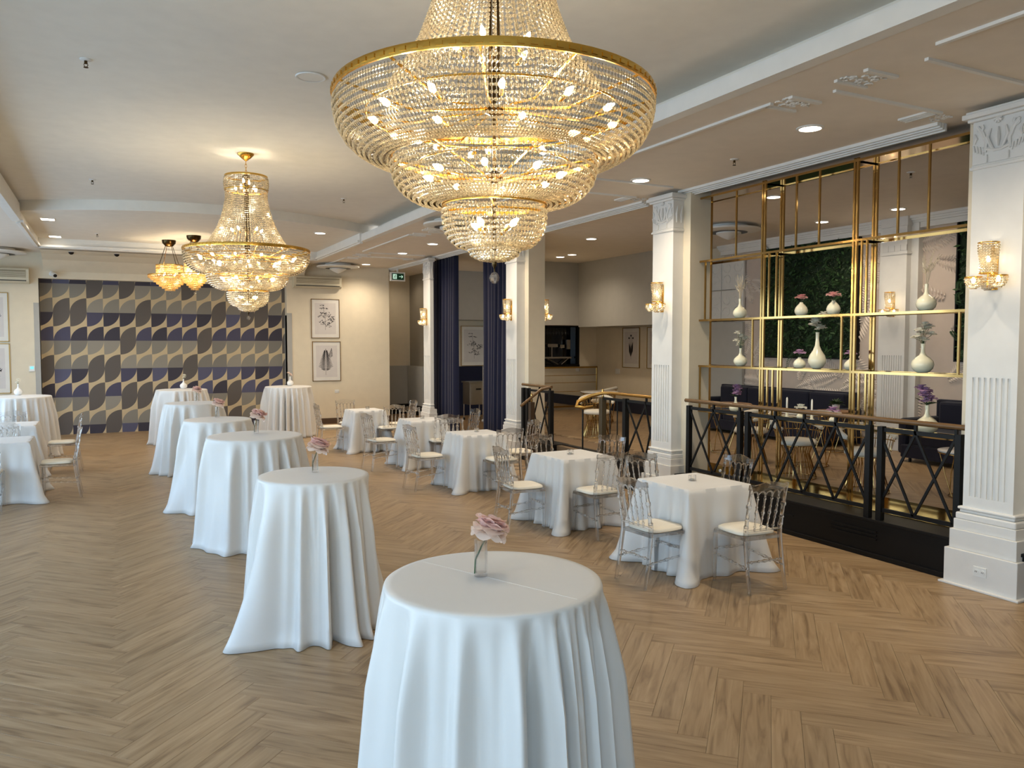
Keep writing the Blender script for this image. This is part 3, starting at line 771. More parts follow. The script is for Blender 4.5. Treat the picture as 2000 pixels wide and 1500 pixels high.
downlight(8.4, 4.6, ZP, 'added unseen downlight over the lounge behind the nearest column', 'lounge ceiling downlights', 26, .09)  # unseen lamp, added for more light behind the shelving
def sprinkler(x, y, z, label):
    c = empty('sprinkler', (x, y, z), 0, label, 'sprinkler', 'ceiling sprinklers')
    obj('escutcheon', G().lathe([(.045, 0), (.043, -.006), (.02, -.012)], 20), M['trimw'], c, smooth=40)
    g = G().tube([(0, 0, -.01), (0, 0, -.035)], .012, 8)
    for s in (-1, 1): g.tube([(s*.010, 0, -.03), (s*.014, 0, -.045), (s*.004, 0, -.062)], .003, 5)
    g.lathe([(.018, -.064), (.018, -.061)], 12)
    obj('head', g, M['bronze'], c)
for x, y, z, lb in ((-.11, 7.13, ZM, 'sprinkler on the main ceiling at upper left'), (3.27, 12.1, ZM, 'sprinkler on the main ceiling between the chandeliers'), (-.15, 12.25, ZM, 'sprinkler left of the complete chandelier'), (-.15, 16.9, ZF, 'sprinkler in the far recess above the patterned wall'), (5.81, 6.32, ZP, 'sprinkler over the right aisle before the brass shelving'), (8.0, 5.9, ZP, 'sprinkler on the lounge ceiling seen over the shelving')):
    sprinkler(x, y, z, lb)
c = empty('ceiling_speaker', (1.55, 6.73, ZM), 0, 'flat white round speaker on the main ceiling left of the big chandelier', 'speaker')
obj('rim', G().lathe([(.115, 0), (.125, -.004), (.12, -.012), (.105, -.010)], 32, cap=False), M['trimw'], c, smooth=40)
obj('grille', G().lathe([(.001, -.008), (.106, -.008)], 32, cap=False), M['ceiling'], c)
def bigdisc(x, y, z, label, r=.5):
    c = empty('ceiling_cassette', (x, y, z), 0, label, 'ceiling air unit', 'round ceiling air units')
    obj('disc', G().lathe([(r*.6, 0), (r*.6, -.05), (r, -.06), (r, -.085), (r*.62, -.11), (r*.55, -.10)], 40), M['trimw'], c, smooth=35)
    obj('slot_ring', G().lathe([(r*.6, -.111), (r*.42, -.112), (r*.42, -.10)], 40, cap=False), M['dark'], c)
    obj('nozzle', G().lathe([(r*.4, -.10), (r*.4, -.13), (r*.2, -.19), (.03, -.22), (.01, -.225)], 20), M['plastic'], c, smooth=40)
bigdisc(4.95, 18.9, ZP, 'round white ceiling air unit near the back wall at centre')
bigdisc(-1.95, 18.9, ZP, 'round white ceiling air unit at the far left edge')
bigdisc(9.0, 9.9, ZP, 'round white ceiling air unit over the lounge seen through the shelving')
bigdisc(4.75, 11.4, ZP, 'round white ceiling air unit behind the big chandelier', .42)
for x, lb in ((-.65, 'left dark dome camera under the far soffit'), (.19, 'right dark dome camera under the far soffit')):
    c = empty('dome_camera', (x, 18.7, ZP), 0, lb, 'camera', 'dome cameras under the far soffit')
    obj('ring', G().lathe([(.075, 0), (.075, -.02), (.055, -.03)], 20), M['trimw'], c, smooth=40)
    obj('dome', G().lathe([(.055, -.028), (.045, -.06), (.02, -.08), (.002, -.082)], 16), M['blackglass'], c, smooth=60)
c = empty('security_camera', (-1.05, YB, 3.47), 0, 'white bullet camera above the left end of the patterned wall', 'camera')
obj('mount', G().lathe([(.05, 0), (.05, .03), (.03, .04)], 16).xf(Matrix.Rotation(PI/2, 4, 'X')), M['plastic'], c, smooth=40)
obj('body', G().tube([(0, -.03, 0), (.05, -.12, -.03), (.07, -.17, -.05)], [.03, .05, .05], 14), M['plastic'], c, smooth=40)
obj('lens', G().tube([(.07, -.168, -.05), (.074, -.178, -.054)], .035, 14), M['dark'], c)

# ------------------------------------------------------------------ back wall objects
def ac(x0, x1, z0, z1, label):
    c = empty('air_conditioner', ((x0+x1)/2, YB, z0), 0, label, 'air conditioner', 'wall air conditioners on the back wall')
    w2, h = (x1-x0)/2, z1-z0
    g = G(); prof = [(0, 0), (-.13, 0), (-.19, .04), (-.20, .09), (-.20, h-.03), (-.17, h), (0, h)]
    n = len(prof); g.add([(-w2, y, z) for y, z in prof]+[(w2, y, z) for y, z in prof], [tuple(reversed(range(n))), tuple(range(n, 2*n))]+[(i, (i+1) % n, n+(i+1) % n, n+i) for i in range(n)])
    obj('casing', g, M['ac'], c, bevel=.006)
    gr = obj('front_grille', G().box(-w2+.06, w2-.06, -.206, -.2, .12, h-.05), M['ac_dark'], c)
    s = G()
    for k in range(6): s.box(-w2+.06, w2-.06, -.210, -.205, .13+k*(h-.2)/6, .138+k*(h-.2)/6)
    obj('slats', s, M['ac'], gr)
    obj('outlet_louvre', G().box(-w2+.05, w2-.05, -.205, -.17, .045, .062), M['dark'], c)
ac(3.97, 5.13, 3.33, 3.62, 'ivory wall air conditioner above the two framed prints at centre')
ac(-2.75, -1.45, 3.24, 3.56, 'ivory wall air conditioner at the far left edge')

def sprig(g, base, h, seed, kind, sc=1.):
    """flat printed plant built from thin shapes just proud of the paper; local x,z plane"""
    r = random.Random(seed); bx, bz = base; y = -.0145
    def leaf(x, z, a, l, wd):
        dx, dz = math.cos(a), math.sin(a); px, pz = -dz, dx
        g.add([(x, y, z), (x+dx*l*.5+px*wd, y, z+dz*l*.5+pz*wd), (x+dx*l, y, z+dz*l), (x+dx*l*.5-px*wd, y, z+dz*l*.5-pz*wd)], [(0, 1, 2, 3)])
    def stem(pts, w_=.003):
        for (x0, z0), (x1, z1) in zip(pts, pts[1:]):
            d = Vector((x1-x0, z1-z0)); d.normalize(); px, pz = -d.y*w_, d.x*w_
            g.add([(x0+px, y, z0+pz), (x0-px, y, z0-pz), (x1-px, y, z1-pz), (x1+px, y, z1+pz)], [(0, 1, 2, 3)])
    if kind == 'fern':
        def frond(x, z, a, L, depth, wmax):
            n = 16
            stem([(x, z), (x+math.cos(a)*L, z+math.sin(a)*L)])
            for i in range(2, n):
                t = i/n; px, pz = x+math.cos(a)*L*t, z+math.sin(a)*L*t; l = wmax*(1-t)**.8*(1 if t > .15 else .6)
                for s in (-1, 1):
                    aa = a+s*1.3
                    if depth and l > .03:
                        m = 7
                        for k in range(1, m+1):
                            q = k/m; qx, qz = px+math.cos(aa)*l*q, pz+math.sin(aa)*l*q
                            for s2 in (-1, 1): leaf(qx, qz, aa+s2*.8, .036*(1.25-q), .006)
                        stem([(px, pz), (px+math.cos(aa)*l, pz+math.sin(aa)*l)], .003)
                    else: leaf(px, pz, aa, l, .006)
        frond(bx-.02*sc, bz, PI/2, h, 1, .19*sc); frond(bx+.08*sc, bz+h*.6, PI/2-.15, h*.42, 0, .07*sc)
        stem([(bx-.02*sc, bz), (bx-.02*sc, bz-.05)])
    elif kind == 'umbel':
        stem([(bx, bz), (bx+.0, bz+h*.4), (bx-.03*sc, bz+h*.8), (bx-.04*sc, bz+h)])
        for (cx, cz, rr, n) in ((-.03, h*.86, .085, 46), (-.06, h, .04, 20)):
            for i in range(n):
                a = r.uniform(-.15, PI+.15); q = rr*r.uniform(.5, 1)
                leaf(bx+cx*sc+math.cos(a)*q*sc, bz+cz+math.sin(a)*q*.35, r.uniform(0, PI), .018, .007)
        for (cx, cz, n) in ((-.07, .6, 14), (.10, .45, 26), (.05, .22, 18), (-.05, .3, 12), (.03, .62, 10)):
            stem([(bx, bz+cz*h*.8), (bx+cx*sc, bz+cz*h)])
            for i in range(n):
                leaf(bx+cx*sc+r.uniform(-.05, .05)*sc, bz+cz*h+r.uniform(-.06, .06), r.uniform(-.5, PI), .05, .009)
    else:
        stem([(bx, bz), (bx-.01, bz+h*.55), (bx+.01, bz+h)])
        for i in range(6):
            s = (-1)**i; leaf(bx, bz+.04+i*.02, PI/2+s*.28, h*.5, .022*sc)
        for s in (-1, 0, 1):
            stem([(bx, bz+h*.5), (bx+s*.05*sc, bz+h*(.92-abs(s)*.1))])
            for k in range(4): leaf(bx+s*.05*sc, bz+h*(.90-abs(s)*.1), PI/2+(k-1.5)*.4, .06, .014)
def picture(cx, cz, wd, ht, loc, rz, label, kind, seed, group, sc=1., frame='brass_dull'):
    c = empty('framed_print', (loc[0], loc[1], cz), rz, label, 'picture', group)
    w2, h2 = wd/2, ht/2; f = .014
    g = G().box(-w2, w2, -.022, 0, h2-f, h2).box(-w2, w2, -.022, 0, -h2, -h2+f).box(-w2, -w2+f, -.022, 0, -h2, h2).box(w2-f, w2, -.022, 0, -h2, h2)
    obj('frame', g, M[frame], c)
    obj('mount', G().box(-w2+f, w2-f, -.012, -.002, -h2+f, h2-f), M['mount'], c)
    pp = obj('paper', G().box(-w2+.09, w2-.09, -.0135, -.012, -h2+.10, h2-.10), M['paper'], c)
    g = G(); sprig(g, (0, -h2+.2), ht*.62, seed, kind, sc)
    obj('plant_print', g, M['ink'], pp)
GP = 'framed plant prints'
picture(0, 2.60, .70, .96, (4.76, YB, 0), 0, 'gold framed print of an umbel flower, upper of the two at centre', 'umbel', 1, GP, 1.3)
picture(0, 1.55, .70, .98, (4.78, YB, 0), 0, 'gold framed print of a fern, lower of the two at centre', 'fern', 2, GP, 1.1)
picture(0, 2.54, .70, 1.02, (-2.20, YB, 0), 0, 'gold framed plant print at the far left edge, upper one', 'umbel', 3, GP, 1.3)
picture(0, 1.47, .70, 1.04, (-2.20, YB, 0), 0, 'gold framed plant print at the far left edge, lower one', 'umbel', 4, GP, 1.3)
picture(0, 1.89, .68, .94, (10.9, 15.20, 0), -PI/2, 'gold framed tulip print on the lounge wall', 'tulip', 5, GP, 1.5)
picture(0, 1.89, .68, .94, (10.9, 14.24, 0), -PI/2, 'gold framed print partly hidden behind the second column', 'umbel', 6, GP, 1.2)
picture(0, 1.92, .80, 1.10, (9.0, 19.95, 0), 0, 'framed flower print between the two navy curtains', 'umbel', 7, GP, 1.6)
c = empty('thermostat', (-1.46, YB, 1.46), 0, 'white wall thermostat with lit screen left of the patterned wall', 'thermostat')
obj('body', G().box(-.055, .055, -.025, 0, -.06, .06), M['plastic'], c, bevel=.006); obj('screen', G().box(-.032, .032, -.027, -.025, -.01, .045), M['screen'], c)
c = empty('exit_sign', (6.44, 18.9, 3.65), 0, 'green running-man exit sign with right arrow near the back corner', 'sign')
obj('housing', G().box(-.19, .19, -.04, .04, -.11, .11).box(-.02, .02, -.01, .01, .11, .25), M['plastic'], c, bevel=.004)
p = obj('sign_panel', G().box(-.155, .155, -.043, -.04, -.08, .08), M['signgreen'], c)
g = G(); y = -.044
def fl(x0, z0, x1, z1, w_): g.bar((x0, y, z0), (x1, y, z1), w_, .003, up=(0, 1, 0))
fl(.03, 0, .125, 0, .014); fl(.125, 0, .09, .035, .014); fl(.125, 0, .09, -.035, .014)            # arrow
g.box(-.13, -.03, y-.001, y+.001, -.06, .06)
obj('pictogram', g, M['signlit'], p)
g = G(); y = -.047
g.lathe([(.0085, -.001), (.0085, .001)], 10).xf(Matrix.Translation((-.062, y, .038)) @ Matrix.Rotation(PI/2, 4, 'X'))
fl(-.068, .025, -.082, -.008, .014); fl(-.082, -.008, -.062, -.028, .008); fl(-.062, -.028, -.070, -.05, .007); fl(-.084, -.008, -.094, -.032, .008); fl(-.094, -.032, -.114, -.036, .007)
fl(-.070, .022, -.050, .006, .006); fl(-.050, .006, -.040, .014, .005); fl(-.072, .022, -.094, .016, .006); fl(-.094, .016, -.102, .0, .005)
obj('running_man', g, M['signgreen'], p)

# ------------------------------------------------------------------ curtains
def curtain(y0, y1, x, seed, label):
    r = random.Random(seed); g = G(); nu, nv = 90, 12; ph = r.uniform(0, 6)
    n = int((y1-y0)/.15)
    for j in range(nv+1):
        z = .02+(3.85-.02)*j/nv; t = j/nv
        for i in range(nu+1):
            u = i/nu; a = u*n*2*PI+ph+.5*math.sin(u*7+seed)
            amp = .045+.02*math.sin(u*11+seed)
            g.v.append((x+amp*math.sin(a)*(.75+.25*(1-t)), y0+(y1-y0)*u+.015*math.cos(a)+.02*math.sin(t*3+u*4), z))
    for j in range(nv):
        for i in range(nu):
            q = j*(nu+1)+i; g.f.append((q, q+1, q+nu+2, q+nu+1))
    o = obj('curtain', g, M['navy'], smooth=80)
    s = o.modifiers.new('thickness', 'SOLIDIFY'); s.thickness = .006
    return tag(o, label, 'curtain', 'navy velvet curtains')
curtain(15.5, 16.95, 6.60, 1, 'navy velvet curtain, the left one beside the farthest column')
curtain(13.0, 14.15, 6.62, 2, 'navy velvet curtain, the right one beside the third column')
c = empty('curtain_rail', (6.60, 14.9, 3.87), 0, 'slim ceiling rail carrying the navy curtains', 'curtain rail')
obj('track', G().box(-.02, .02, -1.75, 1.75, -.01, .02), M['dark'], c)
# service cart and rack
c = empty('service_cart', (8.42, 18.6, 0), 0, 'steel service cart on legs between the navy curtains', 'cart')
obj('cabinet', G().box(-.24, .24, -.2, .25, .42, .98), M['steel'], c, bevel=.006)
d = obj('door', G().box(-.21, .21, -.212, -.2, .46, .92), M['steel'], c); obj('latch', G().box(-.07, .07, -.225, -.212, .80, .84), M['dark'], d)
obj('top', G().box(-.27, .27, -.23, .28, .98, 1.01), M['steel'], c, bevel=.004)
for sx in (-1, 1):
    for sy in (-1, 1):
        lg = obj('leg', G().tube([(sx*.22, .02+sy*.2, .42), (sx*.22, .02+sy*.2, .06)], .014, 8), M['steel'], c); obj('caster', G().ball((sx*.22, .02+sy*.2, .035), .035, 8), M['dark'], lg)
c = empty('tray_rack', (8.55, 17.85, 0), 0, 'tall steel tray rack on wheels beside the right curtain', 'rack')
for x in (-.16, .2):
    for y in (-.2, .2):
        obj('post', G().tube([(x, y, .08), (x, y, 1.42)], .012, 8), M['steel'], c); obj('wheel', G().ball((x, y, .04), .04, 8), M['plastic'], c)
for k in range(9): obj('shelf', G().box(-.16, .2, -.2, .2, .2+k*.145, .212+k*.145), M['steel'], c)

# ------------------------------------------------------------------ railings on the plinth
def railing(parts, label, name='railing'):
    c = empty(name, (6.30, 0, 0), 0, label, 'railing', 'black lattice railings with brown handrail')
    return c
ZB, ZT, ZR = .46, 1.205, 1.29
def rail_run(c, y0, y1, nx, x=0.03):
    obj('lower_rail', G().box(x-.012, x+.012, y0, y1, ZB-.018, ZB+.018), M['black'], c)
    obj('upper_rail', G().box(x-.012, x+.012, y0, y1, ZT-.018, ZT+.018), M['black'], c)
    w = (y1-y0)/nx
    for k in range(nx):
        a, b = y0+k*w, y0+(k+1)*w
        for p, q in (((x-.004, a, ZB), (x-.004, b, ZT)), ((x+.004, b, ZB), (x+.004, a, ZT))):
            obj('lattice_bar', G().bar(p, q, .016, .022), M['black'], c)
        obj('spacer', G().box(x-.012, x+.012, a-.012, a+.012, ZT, ZR-.01), M['black'], c)
def post(c, y, x=.03, hw=.028): obj('post', G().box(x-hw, x+hw, y-hw, y+hw, .362, ZT+.03), M['black'], c, bevel=.003)
c = railing(None, 'black lattice railing with brown handrail in front of the brass shelving')
rail_run(c, 4.18, 4.93, 2); rail_run(c, 5.02, 6.60, 4); rail_run(c, 6.74, 7.60, 2)
for y in (4.15, 4.90, 5.03, 6.61, 6.73, 7.61): post(c, y)
obj('handrail', G().tube([(.03, 4.05, ZR+.005), (.03, 5.8, ZR+.005), (.03, 7.68, ZR+.005)], .024, 10), M['railwood'], c, smooth=60)
c = railing(None, 'black railing right of the lounge entrance, with curved handrail end and brown newel')
rail_run(c, 8.48, 8.93, 2 if False else 1)
rail_run(c, 8.28, 8.50, 1)
for y in (8.95,): post(c, y, hw=.035)
for y in (9.15, 9.33): obj('baluster', G().tube([(.03, y, .36), (.03, y, ZT)], .009, 8), M['black'], c)
obj('upper_rail', G().box(.018, .042, 8.95, 9.5, ZT-.018, ZT+.018), M['black'], c)
nw = obj('newel_post', G().box(-.01, .07, 9.48, 9.56, .30, ZT), mat('newel_paint', (70, 60, 42), .4), c, bevel=.006)
obj('finial', G().lathe([(.012, ZT), (.02, ZT+.02), (.01, ZT+.05), (.02, ZT+.10), (.012, ZT+.13)], 12, (.03, 9.52, 0)), M['brass'], nw, smooth=50)
obj('handrail', G().tube([(.03, 8.35, ZR), (.03, 9.3, ZR), (.02, 9.5, ZR-.01), (-.10, 9.62, ZR-.05), (-.28, 9.70, ZR-.14), (-.33, 9.66, ZR-.20), (-.24, 9.60, ZR-.22), (-.1, 9.58, ZR-.2)], [.022, .022, .024, .026, .03, .03, .026, .02], 10), M['brass_dull'], c, smooth=60)
obj('baluster', G().tube([(-.22, 9.66, .0), (-.22, 9.66, 1.08)], .012, 8), M['black'], c)
c = railing(None, 'black railing left of the lounge entrance beside the third column, with sloping handrail')
rail_run(c, 11.05, 11.75, 2)
for y in (11.02, 11.80, 11.95): post(c, y, hw=.035)
obj('handrail', G().tube([(.03, 12.0, ZR), (.03, 11.3, ZR), (.03, 11.0, ZR)], .024, 10), M['railwood'], c, smooth=60)
nw = obj('newel_post', G().box(-.30, -.22, 11.10, 11.18, 0, 1.05), mat('newel_paint_2', (64, 48, 34), .4), c, bevel=.006)
obj('finial', G().lathe([(.012, 1.05), (.02, 1.08), (.01, 1.12), (.02, 1.17), (.01, 1.19)], 12, (-.26, 11.14, 0)), M['brass'], nw, smooth=50)
obj('sloping_handrail', G().tube([(.03, 11.05, ZR), (-.10, 11.12, ZR-.04), (-.45, 11.15, ZR-.30)], .024, 10), M['railwood'], c, smooth=60)

# ------------------------------------------------------------------ brass shelving screen
c = empty('brass_shelving', (6.6, 0, .362), 0, 'tall polished brass open shelving screen standing between the two near columns', 'shelving')
Z0 = .362; D = .28
def zz(z): return z-Z0
FY = [4.24, 5.46, 6.69, 7.88]      # front posts
lv = [('D', 1.16), ('C', 1.72), ('B', 2.29), ('A', 3.02), ('T', 3.80)]
tw = .022
for y in FY:
    for x in (0, D):
        for q in ((-.018, .018) if 4.5 < y < 7.5 else (0,)):
            obj('post', G().box(x-tw/2, x+tw/2, y+q-tw/2, y+q+tw/2, 0, zz(3.82)), M['brass'], c)
for nm, z in lv:
    for i in range(3):
        a, b = FY[i], FY[i+1]
        sf = obj('shelf', G().box(-tw/2, D+tw/2, a, b, zz(z)-.012, zz(z)-.006) if nm in 'T' else G().box(.0, D, a, b, zz(z)-.006, zz(z)), M['brass'] if nm == 'T' else M['brass'], c)
        for x in (0, D): obj('shelf_rail', G().box(x-.012, x+.012, a, b, zz(z)-.02, zz(z)+.004), M['brass'], sf)
        for y in (a, b): obj('end_rail', G().box(0, D, y-.01, y+.01, zz(z)-.02, zz(z)+.004), M['brass'], sf)
for i in range(3):
    a, b = FY[i], FY[i+1]; obj('base_plate', G().box(D-.004, D+.002, a, b, .0, .10), M['brass'], c)
    obj('base_plate', G().box(0, D, a, b, .001, .008), M['brass'], c)
def up(ys, z0, z1, x=0.):
    for y in ys: obj('upright', G().box(x-.009, x+.009, y-.009, y+.009, zz(z0), zz(z1)), M['brass'], c)
up([7.13, 5.91, 4.99, 4.68], 3.02, 3.80); up([6.22], 3.02, 3.80); up([7.80, 7.66], 2.29, 3.02); up([6.60, 6.49, 5.38, 5.32], 2.29, 3.02)
up([6.84, 5.60, 4.36], 1.72, 2.29); up([7.74], 1.16, 1.72); up([6.60, 6.52, 6.44, 5.38, 5.30], 1.16, 1.72)

# ------------------------------------------------------------------ flowers and vases
def petal_cup(g, c, r, n, tilt, seed, wd=.9, curl=.25, lay=4):
    """a ring of curved petals around c"""
    rr = random.Random(seed); c = Vector(c)
    for k in range(n):
        a = 2*PI*(k+rr.random()*.4)/n; tl = tilt+rr.uniform(-.12, .12); L = r*rr.uniform(.85, 1.12)
        o = len(g.v); m = 6; fl_ = rr.uniform(-.5, .5)
        for j in range(lay+1):
            for i in range(m+1):
                s = (i/m-.5)*2; t = (j/lay)*(1-.24*abs(s)**2.4); ang = tl-(1-t)*.7+curl*t*t
                rad = L*t*math.sin(max(.05, ang)); h = L*t*math.cos(ang)*.9
                ww = wd*L*.56*math.sin(PI*min(.62, .10+.62*t))*s
                wob = .035*L*math.sin(s*3+k*2+fl_*4)*t*t
                p = c+Vector((math.cos(a)*rad-math.sin(a)*ww, math.sin(a)*rad+math.cos(a)*ww, h+abs(s)**2*L*.16*t*(1 if ang < .9 else .5)+wob))
                g.v.append(tuple(p))
        for j in range(lay):
            for i in range(m):
                q = o+j*(m+1)+i; g.f.append((q, q+1, q+m+2, q+m+1))
def rose(loc, z, R, lean, seed, label, m1, m2, stemlen, group, rz=0.):
    """loc on table; flower head at height z above loc"""
    c = empty('rose', loc, rz, label, 'flower', group)
    hx, hy = lean
    g = G().tube([(-hx*.55-.008, 0, .012), (-hx*.5-.006, 0, z*.4), (hx*.1, hy*.3, z*.72), (hx, hy, z)], [.003, .0032, .003, .0035], 6)
    st = obj('stem', g, M['stem'], c, smooth=60)
    def rot(gg): return gg.xf(Matrix.Translation((hx, hy, z)) @ Matrix.Rotation(.35, 4, 'Y'))
    g = G(); petal_cup(g, (0, 0, -R*.15), R*1.12, 7, 1.35, seed, 1.2, .45); petal_cup(g, (0, 0, -R*.1), R*1.2, 6, 1.0, seed+7, 1.25, .5)
    obj('outer_petals', rot(g), m2, c, smooth=70)
    g = G(); petal_cup(g, (0, 0, 0), R*1.3, 6, .68, seed+1, 1.25, .45); petal_cup(g, (0, 0, R*.05), R*1.35, 5, .42, seed+2, 1.3, .5)
    obj('middle_petals', rot(g), m1, c, smooth=70)
    g = G(); petal_cup(g, (0, 0, R*.1), R*1.3, 5, .2, seed+3, 1.1, .5); petal_cup(g, (0, 0, R*.12), R*1.2, 4, .02, seed+4, 1.0, .3)
    obj('inner_petals', rot(g), m1, c, smooth=70)
    g = G(); petal_cup(g, (0, 0, -.004), R*.35, 5, 1.7, seed+5, .35, .3)
    obj('sepals', rot(g), M['stem'], c)
    return c
def glass_vase(loc, r, h, label, group):
    c = empty('glass_vase', loc, 0, label, 'vase', group)
    obj('glass', G().lathe([(.001, 0), (r, 0), (r, h), (r-.003, h), (r-.003, .014), (.001, .014)], 24, cap=False), M['glass'], c, smooth=40)
    obj('water', G().lathe([(.001, .015), (r-.0034, .015), (r-.0034, h*.64), (.001, h*.64)], 24, cap=False), M['water'], c, smooth=40)
    return c
def bud_vase(loc, R, H, kind, label, group, m='vase'):
    """kind: 'bottle' slim neck, 'round' low neck, 'tall' """
    if kind == 'bottle': pr = [(.001, 0), (.45, .0), (.62, .03), (.90, .14), (1., .27), (.92, .40), (.62, .52), (.32, .60), (.19, .70), (.16, .85), (.2, 1.0), (.13, 1.0), (.10, .8), (.001, .78)]
    elif kind == 'round': pr = [(.001, 0), (.5, 0), (.75, .06), (.98, .28), (1., .42), (.86, .62), (.55, .80), (.30, .90), (.24, 1.0), (.16, 1.0), (.001, .9)]
    else: pr = [(.001, 0), (.42, 0), (.7, .05), (.97, .16), (1., .26), (.85, .37), (.5, .50), (.27, .63), (.19, .8), (.2, .97), (.24, 1.0), (.15, 1.0), (.001, .8)]
    o = obj('bud_vase', G().lathe([(a*R, b*H) for a, b in pr], 28, cap=False), M[m], smooth=60); o.location = loc
    return tag(o, label, 'vase', group)
def bloom(loc, R, n, m, label, seed, cat='flower', group=None, leaves=0, spread=1., h0=.0):
    """cluster of n small blooms rising from a vase mouth at loc"""
    rr = random.Random(seed); c = empty('flower_stem', loc, 0, label, cat, group)
    heads = [(0, 0, R*.7)] if n == 1 else [(rr.uniform(-1, 1)*R*spread, rr.uniform(-1, 1)*R*spread*.7, h0+R*(.5+2.2*k/n*spread)) for k in range(n)]
    g = G()
    for x, y, z in heads: g.tube([(0, 0, -.05), (x*.4, y*.4, z*.5), (x, y, z-.01)], .0022, 5)
    obj('stem', g, M['stem'], c)
    for i, (x, y, z) in enumerate(heads):
        gg = G(); r_ = R*(1 if n == 1 else .72)
        petal_cup(gg, (x, y, z-r_*.2), r_, 8, 1.15, seed+i, .9, .3, 3); petal_cup(gg, (x, y, z-r_*.1), r_*.8, 6, .6, seed+i+9, .9, .3, 3); petal_cup(gg, (x, y, z), r_*.5, 4, .25, seed+i+5, .9, .1, 3)
        obj('blossom', gg, m, c, smooth=70)
    if leaves:
        g = G()
        for k in range(leaves):
            a = rr.uniform(0, 6.28); L = R*rr.uniform(.8, 1.4); p = Vector((0, 0, .005)); d = Vector((math.cos(a), math.sin(a), rr.uniform(-.2, .5))); sd = d.cross(Vector((0, 0, 1))).normalized()
            g.add([tuple(p), tuple(p+d*L*.5+sd*L*.22+Vector((0,0,.01))), tuple(p+d*L), tuple(p+d*L*.5-sd*L*.22+Vector((0,0,.01)))], [(0, 1, 2, 3)])
        obj('leaves', g, M['leaf'], c)
    return c
def dried(loc, H, label, seed, plume=True):
    rr = random.Random(seed); c = empty('dried_stems', loc, 0, label, 'dried flowers')
    g = G()
    for k in range(9):
        a = rr.uniform(0, 6.28); L = H*rr.uniform(.55, 1); sp = rr.uniform(.1, .5)
        pts = [(0, 0, -.04), (math.cos(a)*sp*L*.3, math.sin(a)*sp*L*.3, L*.5), (math.cos(a)*sp*L, math.sin(a)*sp*L, L)]
        g.tube(pts, .0022, 4)
        for q in range(14):
            t = .4+.6*q/14; x, y, z = math.cos(a)*sp*L*t**1.5, math.sin(a)*sp*L*t**1.5, L*t
            b = rr.uniform(0, 6.28); l2 = H*.12*(1.2-t)
            g.tube([(x, y, z), (x+math.cos(b)*l2, y+math.sin(b)*l2, z+l2*.8)], [.0026, .001], 3)
    obj('plumes', g, M['dried'], c)
    return c

# ------------------------------------------------------------------ tall round tables
def round_cloth(r, H, seed, nf=15, flare=.10, pud=None):
    """draped round cloth: flat top, rounded edge, folds deepening to the floor. pud = {angle: extra reach}"""
    rr = random.Random(seed); g = G(); nu = 288
    ph = [rr.uniform(0, 2*PI) for _ in range(6)]
    rings = [(0.02, H, 0), (r*.35, H, 0), (r*.7, H, 0), (r*.93, H, 0), (r*.985, H-.001, 0), (r+.002, H-.006, 0), (r+.006, H-.018, 0)]
    nv = 22; tot = len(rings)+nv
    tilt = [rr.uniform(-.25, .25) for _ in range(nf)]
    def fold(a, t):
        w = a+.16*math.sin(2*a+ph[0])+.10*math.sin(3*a+ph[1])+.05*math.sin(5*a+ph[2])
        s = math.sin(nf*w+ph[3]); s2 = math.sin((nf*2-3)*w+ph[4]); s3 = math.sin(5*a+ph[5])
        sharp = 2*((.5+.5*s)**.8)-1.1
        depth = min(1., t*3.2)**.7
        return depth*(.046+.022*t)*(sharp*(.85+.45*s3)+.5*s2*(1-t*.5))
    for j in range(tot):
        for i in range(nu):
            a = 2*PI*i/nu
            if j < len(rings):
                R_, z, _ = rings[j]; x, y = R_*math.cos(a), R_*math.sin(a)
            else:
                t = (j-len(rings)+1)/nv; z = (H-.018)*(1-t)+.004
                ex = 0
                for ang, e in (pud or {}).items():
                    d = (a-ang+PI) % (2*PI)-PI; ex += e*math.exp(-(d/.20)**2)
                R_ = r+.006+flare*t**1.05+fold(a, t)+ex*t**2.2
                if t > .93: R_ += (t-.93)*.25*(1+math.sin(7*a+ph[1]))
                if t > .97: z = .004+.01*(1+math.sin(9*a+ph[2]))*(1-t)*20
                x, y = R_*math.cos(a), R_*math.sin(a)
            g.v.append((x, y, z))
    g.v.append((0, 0, H)); ctr = len(g.v)-1
    for i in range(nu): g.f.append((ctr, i, (i+1) % nu))
    for j in range(tot-1):
        for i in range(nu):
            l = (i+1) % nu; g.f.append((j*nu+i, (j+1)*nu+i, (j+1)*nu+l, j*nu+l))
    return g
def tall_table(x, y, dia, i, where, seed, flare=.10, nf=15, pud=None, z=1.07):
    r = dia/2
    t = empty('round_table', (x, y, 0), 0, 'round pedestal table under '+where, 'table', 'tall round tables')
    obj('tabletop', G().lathe([(r-.012, z-.035), (r-.006, z-.03), (r-.006, z-.012), (r-.012, z-.008)], 40), M['woodtop'], t)
    obj('pedestal', G().tube([(0, 0, .03), (0, 0, z-.03)], .035, 12), M['black'], t)
    obj('foot', G().lathe([(.24, 0), (.24, .01), (.06, .03)], 24), M['black'], t)
    cg = round_cloth(r, z, seed, nf, flare, pud)
    o = obj('tablecloth', cg, M['cloth'], smooth=75); o.location = (x, y, 0); o.rotation_euler = (0, 0, 0)
    sd = o.modifiers.new('thickness', 'SOLIDIFY'); sd.thickness = .0025; sd.offset = -1
    tag(o, 'white satin cloth on '+where, 'tablecloth', 'floor-length white cloths on the tall tables')
    return o
